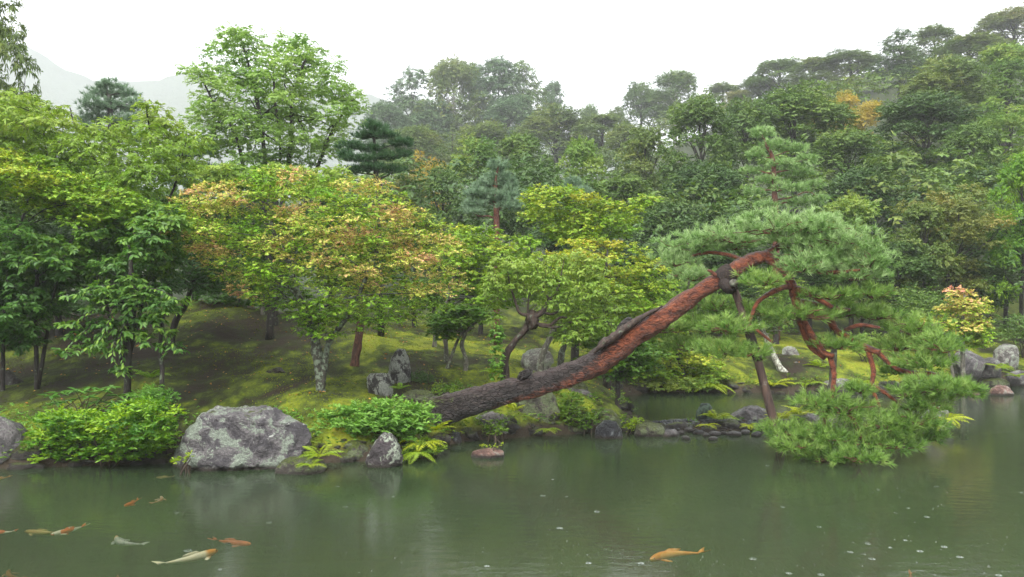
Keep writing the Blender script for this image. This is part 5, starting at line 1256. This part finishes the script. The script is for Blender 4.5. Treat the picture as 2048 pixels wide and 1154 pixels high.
# ------------------------------------------------------------------ ferns, frond by frond
def frond_mesh(seed, tint):
    rng = np.random.default_rng(seed); n = 15; t = np.linspace(.06, .98, n)
    ax = np.stack([t * 0, t, .38 * t - .62 * t ** 2], -1); w = .26 * np.sin(np.pi * np.clip(t * .9 + .12, 0, 1)) ** .8 + .02
    b = np.concatenate([ax, ax]); dr = norm(np.concatenate([np.stack([np.ones(n), .45 * np.ones(n), -.15 * np.ones(n)], -1), np.stack([-np.ones(n), .45 * np.ones(n), -.15 * np.ones(n)], -1)]) + rng.normal(0, .06, (2 * n, 3)))
    V, Fc, m = leaf_tris(b, dr, norm(np.array([[0, .2, 1.]]) + rng.normal(0, .15, (2 * n, 3))), np.concatenate([w, w]), np.full(2 * n, .062), 'oval2', .2)
    k = len(V); R_ = np.array([[-.006, 0, 0], [.006, 0, 0], [.003, .6, .38 * .6 - .62 * .36], [-.003, .6, .38 * .6 - .62 * .36], [0, 1, -.24]])
    V = np.vstack([V, R_]); Fc = np.vstack([Fc, [[k, k + 1, k + 2], [k, k + 2, k + 3], [k + 3, k + 2, k + 4]]])
    A = np.tile([[rng.random(), tint, rng.random()]], (len(V), 1))
    return build('frond', V, Fc, L['fern'], link=False, attr=A).data
FM = [[frond_mesh(200 + k * 5 + j, tn) for j in range(3)] for k, tn in enumerate((.15, .5, .85))]
FERNS = [
 ('yellow-green fern sprouting at the right foot of the large boulder', 640, 912, 13.5, .34, 9, 1, .3),
 ('second yellow-green fern just above the low dark rock', 622, 930, 13.2, .25, 7, 1, .3),
 ('big pale yellow fern with long fronds at the foot of the leaning pine', 868, 862, 14.9, .42, 8, 2, .5),
 ('drooping fern over the water right of the rounded shrub', 848, 885, 14.6, .42, 9, 2, -.1),
 ('green fern fanned low over the water near the pine foot', 835, 905, 14.3, .36, 8, 1, -.2),
 ('golden fern on the rock face below the trunk', 1030, 822, 16.6, .30, 7, 2, .6),
 ('flat lime fern near the waterline under the rock face', 1095, 858, 16.6, .26, 7, 1, -.1),
 ('fern beside the dark green upright stone', 1432, 838, 17.9, .42, 9, 1, .4),
 ('yellow fern low in front of the dark green upright stone', 1415, 850, 17.6, .26, 7, 2, .1),
 ('yellow fern beneath the timber prop', 1565, 838, 17.9, .42, 9, 2, .4),
 ('yellow-green fern right of the timber prop', 1600, 830, 18.0, .45, 9, 2, .5),
 ('small yellow fern in front of the sloping grey boulder', 1500, 852, 17.7, .25, 7, 2, .2),
 ('bright yellow fern on the weathered rock at the right', 1895, 838, 17.3, .42, 10, 2, .1),
 ('yellowing fern in front of the weathered rock', 1868, 850, 17.2, .28, 7, 2, .0),
 ('pale fern under the green maple at the inlet', 1205, 752, 20.0, .55, 9, 1, .4),
 ('pale fern left of the inlet green maple trunk', 1170, 738, 20.4, .45, 8, 1, .4),
 ('fern hanging into the inlet from the far shore', 1425, 770, 24.6, .65, 9, 1, .0),
 ('fern on the far shore left of the pale leaning trunk', 1548, 770, 24.8, .6, 9, 2, .3),
 ('fern on the far shore right of the pale leaning trunk', 1615, 768, 24.8, .5, 8, 1, .3),
 ('lime fern beside the long pale block', 1722, 768, 24.8, .5, 8, 1, .3),
 ('lime fern on the moss under the right boughs', 1640, 735, 26.0, .5, 8, 1, .4),
 ('low fern on the moss right of the smooth grey boulders', 2000, 735, 26.5, .45, 8, 1, .2),
 ('fern at the far right shore by the flat slab', 2030, 752, 26.4, .4, 7, 1, .2),
 ('small fern at the base of the gnarled tree', 985, 745, 18.2, .3, 7, 0, .4),
 ('small fern beside the cube shaped stone', 800, 778, 17.4, .25, 7, 0, .4),
 ('dark fern behind the hanging cherry sprays', 300, 755, 16.5, .4, 8, 0, .4),
]
rng = np.random.default_rng(230)
for (lb, px, py, d, ln, nf_, tn, up) in FERNS:
    p = P(px, py, d); gz = Hz(p[0], p[1])
    root = thing('fern', lb, 'fern', tuple(p))
    for j in range(nf_):
        a = j / nf_ * 6.28 + rng.uniform(-.3, .3); o = bpy.data.objects.new('frond', FM[tn][rng.integers(0, 3)])
        COL.objects.link(o); o.parent = root; s = ln * rng.uniform(.75, 1.15); o.scale = (s, s, s)
        o.rotation_euler = (up + rng.uniform(-.2, .25), rng.uniform(-.2, .2), a)

# ------------------------------------------------------------------ moss, weeds and litter that nobody could count
rng = np.random.default_rng(300)
n = 110000
xx = rng.uniform(-13, 16, n); yy = 14 + 22 * rng.random(n) ** 1.3; vis = np.abs(xx / yy) < .66
xx, yy = xx[vis], yy[vis]; zz = H(xx, yy); nz = fbm(np.stack([xx * 1.1, yy * .6, xx * 0 + 9], -1), 4)
ok = (zz > .22) & (nz + rng.normal(0, .25, len(xx)) > -.12); xx, yy, zz, nz = xx[ok], yy[ok], zz[ok], nz[ok]
n = len(xx); a = rng.uniform(0, 6.28, n); h = rng.uniform(.010, .035, n); w = rng.uniform(.006, .016, n)
c = np.stack([xx, yy, zz - .004], -1); s_ = np.stack([np.cos(a) * w, np.sin(a) * w, 0 * w], -1)
tp_ = c + np.stack([rng.normal(0, .02, n), rng.normal(0, .02, n), h], -1)
V = np.stack([c - s_, c + s_, tp_], 1).reshape(-1, 3); A = np.zeros((n, 3)); A[:, 0] = rng.random(n); A[:, 1] = np.clip(.38 + nz * .9 - .3 * smooth((-xx - 4) / 3.5), 0, 1); A[:, 2] = rng.random(n)  # blade tint drops on the left, painting in the tree shade
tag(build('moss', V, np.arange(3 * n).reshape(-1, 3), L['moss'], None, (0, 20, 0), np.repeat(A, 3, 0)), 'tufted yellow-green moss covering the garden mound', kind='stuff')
# shore weeds
sp = shore_pt(700, rng) + rng.normal(0, .12, (700, 2)) + np.array([0, .25]); zz = H(sp[:, 0], sp[:, 1])
spit = (sp[:, 0] > 2.0) & (sp[:, 1] < 19.6)
ok = (zz > .03) & (~spit | (rng.random(700) < .12)); sp, zz = sp[ok], zz[ok]; C = np.stack([sp[:, 0], sp[:, 1], zz + .05], -1); k = len(C)
r_ = fill_blobs(C, np.full((k, 3), .10) * rng.uniform(.6, 1.6, (k, 1)), rng.random(k), 8500, 5, .055, .024, 'oval2', rng, -.1, .05)
qx = rng.uniform(-1.6, 2.3, 120); qy = rng.uniform(16.2, 18.6, 120); qz = H(qx, qy); okq = qz > .12; C2 = np.stack([qx, qy, qz + .05], -1)[okq]
r2 = fill_blobs(C2, np.full((len(C2), 3), .13), rng.random(len(C2)) * .9, 4200, 5, .055, .026, 'oval2', rng, -.1, .05)
r_ = join([r_, r2])
tag(build('shore_weeds', r_[0], r_[1], L['weed'], None, (0, 18, 0), r_[2]), 'small leafy weeds along the waterline', kind='stuff')
# bank behind the left rocks: dark leafy ground cover
n = 260; x = rng.uniform(-10, 0, n); y = rng.uniform(14.4, 15.6, n); z = H(x, y); ok = z > .2
C = np.stack([x, y, z + .03], -1)[ok]; k = len(C)
r_ = fill_blobs(C, np.full((k, 3), .12), rng.random(k) * .6, 3800, 5, .05, .024, 'oval2', rng, -.1, .05)
tag(build('ground_cover', r_[0], r_[1], L['shrub'], None, (-5, 15, 0), r_[2]), 'low dark leafy ground cover at the top of the bank', kind='stuff')
n = 1500; x = rng.uniform(-12, 14, n); y = rng.uniform(15, 31, n); z = H(x, y); ok = z > .2; x, y, z = x[ok], y[ok], z[ok]; n = len(x)
a = rng.uniform(0, 6.28, n); dr = np.stack([np.cos(a), np.sin(a), rng.normal(0, .2, n)], -1)
V, Fc, m = leaf_tris(np.stack([x, y, z + .02], -1), norm(dr), norm(np.array([[0, 0, 1.]]) + rng.normal(0, .3, (n, 3))), rng.uniform(.04, .08, n), rng.uniform(.03, .055, n), 'oval2')
A = np.repeat(rng.random((n, 3)), m, 0)
tag(build('fallen_leaves', V, Fc, L['litter'], None, (0, 20, 0), A), 'fallen orange and tan leaves on the moss', kind='stuff')

# ------------------------------------------------------------------ rain dimples on the pond
def drop_material():
    m, n, l = newmat('rain_bubble')
    fr = n.new('ShaderNodeFresnel'); fr.inputs['IOR'].default_value = 1.5
    g = n.new('ShaderNodeBsdfGlossy'); g.inputs['Roughness'].default_value = .08
    di = n.new('ShaderNodeBsdfDiffuse'); di.inputs['Color'].default_value = (.14, .17, .14, 1)
    x = n.new('ShaderNodeMixShader'); l.new(mathn(n, l, 'ADD', fr.outputs[0], .25), x.inputs[0]); l.new(di.outputs[0], x.inputs[1]); l.new(g.outputs[0], x.inputs[2])
    o = n.new('ShaderNodeOutputMaterial'); l.new(x.outputs[0], o.inputs[0]); return m
ps = []; th = np.linspace(0, 2 * np.pi, 12, endpoint=False)
def ring(x, y, r, h):
    V = []
    for (q, z) in ((r * 1.25, .0005), (r, h), (r * .72, .0005)):
        V.append(np.stack([x + np.cos(th) * q, y + np.sin(th) * q, np.full(12, z)], -1))
    V = np.concatenate(V); j = np.arange(12); jn = (j + 1) % 12; Fc = []
    for o in (0, 12): Fc += [np.stack([o + j, o + jn, o + 12 + jn], -1), np.stack([o + j, o + 12 + jn, o + 12 + j], -1)]
    return V, np.concatenate(Fc)
def dome(x, y, r):
    V = [[x, y, r * .8]]
    for (q, z) in ((r * .7, r * .55), (r, .0003)): V += [[x + math.cos(a) * q, y + math.sin(a) * q, z] for a in th[::2]]
    j = np.arange(6); jn = (j + 1) % 6
    Fc = np.concatenate([np.stack([0 * j, 1 + j, 1 + jn], -1), np.stack([1 + j, 7 + j, 7 + jn], -1), np.stack([1 + j, 7 + jn, 1 + jn], -1)])
    return np.array(V), Fc
for k in range(420):
    py = 880 + 274 * rng.random() ** .75; px = rng.choice([rng.uniform(300, 2048), rng.uniform(1100, 2048), rng.uniform(0, 2048)], p=[.4, .45, .15]); d = Gd(py); x = (px - 1024) / F * d
    if Hz(x, d) > -.05: continue
    r = rng.uniform(.0025, .006)
    ps.append(dome(x, d, r))
    if rng.random() < .10: ps.append(ring(x + rng.normal(0, .01), d, rng.uniform(.018, .035), .0022))
V, Fc, _ = join(ps)
tag(build('rain_splashes', V, Fc, drop_material(), None, (0, 12, 0)), 'rain drops bouncing and ringing on the pond', kind='stuff')

# ------------------------------------------------------------------ koi
def koi_mat(name, a, b, c=None, scale=6, amt=.5):
    m, n, l = newmat(name); co = coords(n, l)
    t = noise(n, l, co, scale, 3, .5, .4)
    col = mixc(n, l, maprange(n, l, t.outputs[0], amt - .03, amt + .03), a, b)
    if c:
        s = n.new('ShaderNodeSeparateXYZ'); l.new(co, s.inputs[0])
        col = mixc(n, l, maprange(n, l, s.outputs[0], .17, .22), col, c)
    return finish(m, n, l, col, .35)
K = {'orange': koi_mat('orange_koi', (.75, .13, .02), (.8, .20, .03)), 'gold': koi_mat('golden_koi', (.85, .42, .12), (.8, .30, .06)),
     'white': koi_mat('white_koi', (.9, .82, .68), (.95, .85, .65), (.85, .30, .04)), 'patch': koi_mat('orange_white_koi', (.75, .12, .03), (.85, .78, .68), None, 9),
     'grey': koi_mat('grey_koi', (.30, .31, .34), (.45, .45, .46), (.7, .25, .08), 14), 'dark': koi_mat('dark_orange_koi', (.45, .07, .01), (.05, .015, .008), (.6, .12, .02), 6, .55),
     'brown': koi_mat('brown_koi', (.22, .06, .02), (.12, .04, .015)), 'pink': koi_mat('pinkish_koi', (.70, .45, .35), (.6, .25, .14)), 'tan': koi_mat('tan_koi', (.4, .27, .1), (.3, .18, .06))}
def koi(label, head, tail, mat, bend=.05, depth=.075, seed=0, size=1.0):
    depth = depth + .012
    dh, dt = Gd(head[1]), Gd(tail[1])
    h = np.array([(head[0] - 1024) / F * dh, dh]); t = np.array([(tail[0] - 1024) / F * dt, dt]); Ln = float(np.linalg.norm(h - t)) * size
    m = (h + t) / 2; ang = math.atan2(h[1] - t[1], h[0] - t[0])
    root = thing('koi', label, 'fish', (float(m[0]), float(m[1]), -depth)); root.rotation_euler = (0, 0, ang)
    u = np.linspace(0, 1, 26); bx = (.5 - u * .82) * Ln
    by = bend * Ln * (np.sin(u * 3.0) - .6) * 1.3
    w = np.interp(u, [0, .04, .14, .3, .5, .75, .92, 1], [.010, .036, .056, .065, .060, .036, .019, .016]) * Ln
    k = 12; th_ = np.linspace(0, 2 * np.pi, k, endpoint=False)
    V = np.stack([np.repeat(bx, k), np.repeat(by, k) + np.outer(w * .85, np.cos(th_)).ravel(), np.outer(w * .95, np.sin(th_)).ravel()], -1)
    i = np.arange(25)[:, None] * k; j = np.arange(k)[None]; j2 = (j + 1) % k
    Fc = np.concatenate([np.stack([i + j, i + j2, i + k + j2], -1).reshape(-1, 3), np.stack([i + j, i + k + j2, i + k + j], -1).reshape(-1, 3)])
    V = np.vstack([V, [[bx[0] + .01 * Ln, by[0], 0], [bx[-1], by[-1], 0]]]); jj = np.arange(k); jn = (jj + 1) % k
    Fc = np.vstack([Fc, np.stack([np.full(k, 26 * k), jj, jn], -1), np.stack([np.full(k, 26 * k + 1), 25 * k + jn, 25 * k + jj], -1)])
    build('body', V, Fc, mat, root, (0, 0, 0), None, True)
    def fin(nm, pts, thick=.003):
        p = np.array(pts) * Ln; n = len(p); V = np.vstack([p + [0, thick * .7, thick], p - [0, thick * .7, thick]])
        F_ = [(0, a, a + 1) for a in range(1, n - 1)] + [(n, n + a + 1, n + a) for a in range(1, n - 1)]
        for a in range(n): b = (a + 1) % n; F_ += [(a, n + a, n + b), (a, n + b, b)]
        build(nm, V, np.array(F_), mat, root, (0, 0, 0))
    yb = by / Ln; e = -.32; ye = yb[-1]
    fin('tail_fin', [(e + .02, ye, .0), (e - .07, ye - .055, .03), (e - .17, ye - .085, .05), (e - .12, ye - .03, .02), (e - .11, ye, 0), (e - .12, ye + .03, .02), (e - .17, ye + .075, .05), (e - .07, ye + .05, .03)])
    for s in (-1, 1):
        ys = float(np.interp(.2, u, yb)); fin('pectoral_fin', [(.33, ys + s * .07, -.02), (.26, ys + s * .15, -.03), (.20, ys + s * .185, -.03), (.18, ys + s * .15, -.03), (.25, ys + s * .075, -.02)])
    ym = float(np.interp(.45, u, yb)); fin('dorsal_fin', [(.18, ym, .055), (.12, ym + .006, .085), (.0, ym + .004, .078), (-.10, ym - .004, .06), (-.05, ym, .04)])
    for s in (-1, 1):
        yh = float(yb[0]); U, F2 = ICO[1]; V = U * .010 * Ln + np.array([.455 * Ln, yh * Ln + s * .042 * Ln, .025 * Ln]); build('eye', V, F2, EYE, root, (0, 0, 0), None, True)
me_, n_, l_ = newmat('koi_eye'); EYE = finish(me_, n_, l_, (.01, .01, .01), .2)
koi('small vivid orange koi swimming near the left bank', (250, 1001), (281, 987), K['orange'], .03, .06)
koi('small pinkish koi beside the vivid orange one', (327, 983), (307, 997), K['pink'], -.12, .06)
koi('slender orange and white koi pointing left', (103, 1057), (178, 1038), K['patch'], .03, .06)
koi('silver grey koi with an orange tinged head in a curved pose', (223, 1063), (284, 1080), K['grey'], .12, .06)
koi('long cream white koi with an orange head', (440, 1089), (307, 1120), K['white'], -.05, .055, size=.97)
koi('dark orange koi swimming right above the cream white one', (500, 1073), (418, 1064), K['dark'], -.04, .075)
koi('large golden orange koi alone in the right foreground', (1294, 1104), (1412, 1089), K['gold'], -.10, .055)
koi('orange and white koi cut by the left edge', (-30, 1054), (36, 1050), K['patch'], .04, .06)
koi('faint tan koi above the slender orange and white one', (48, 1041), (130, 1044), K['tan'], .03, .12)
koi('dim brown koi deep near the bottom left', (200, 1142), (245, 1122), K['brown'], .1, .14)
koi('dim reddish koi deep at the left edge', (12, 1108), (40, 1126), K['brown'], .1, .16)
koi('faint red-brown koi near the bottom right', (1796, 1142), (1834, 1120), K['dark'], .12, .12)
koi('tan koi cut by the left edge near the azalea', (-20, 951), (24, 943), K['gold'], .03, .06)
koi('thin tan koi in the shade below the large boulder', (312, 943), (350, 941), K['tan'], .02, .08)
koi('faint yellowish koi at the bottom right edge', (1965, 1152), (2030, 1147), K['tan'], .05, .14)

# ------------------------------------------------------------------ misty air
hv = np.array([[x, y, z] for x in (-1050, 1450) for y in (-60, 1250) for z in (-2.6, 340)], float)
hf = np.array([[0, 1, 3], [0, 3, 2], [4, 6, 7], [4, 7, 5], [0, 4, 5], [0, 5, 1], [2, 3, 7], [2, 7, 6], [0, 2, 6], [0, 6, 4], [1, 5, 7], [1, 7, 3]])
mh = bpy.data.materials.new('rain_haze'); mh.use_nodes = True; n_ = mh.node_tree.nodes; n_.clear()
pv = n_.new('ShaderNodeVolumePrincipled'); pv.inputs['Color'].default_value = (.97, .98, 1, 1); pv.inputs['Density'].default_value = .0007; pv.inputs['Anisotropy'].default_value = .2
oo = n_.new('ShaderNodeOutputMaterial'); mh.node_tree.links.new(pv.outputs[0], oo.inputs['Volume'])
tag(build('haze', hv, hf, mh), 'thin rainy mist over the whole garden', kind='stuff')

import os
if os.environ.get('TRICOUNT'):
    seen = {}
    for o in bpy.data.objects:
        if o.type == 'MESH': seen[o.data.name] = (len(o.data.polygons), o.name, o.parent.name if o.parent else '')
    print('TRIS', sum(v[0] for v in seen.values()), 'OBJS', len(bpy.data.objects))
    for v in sorted(seen.values(), reverse=True)[:14]: print(v)
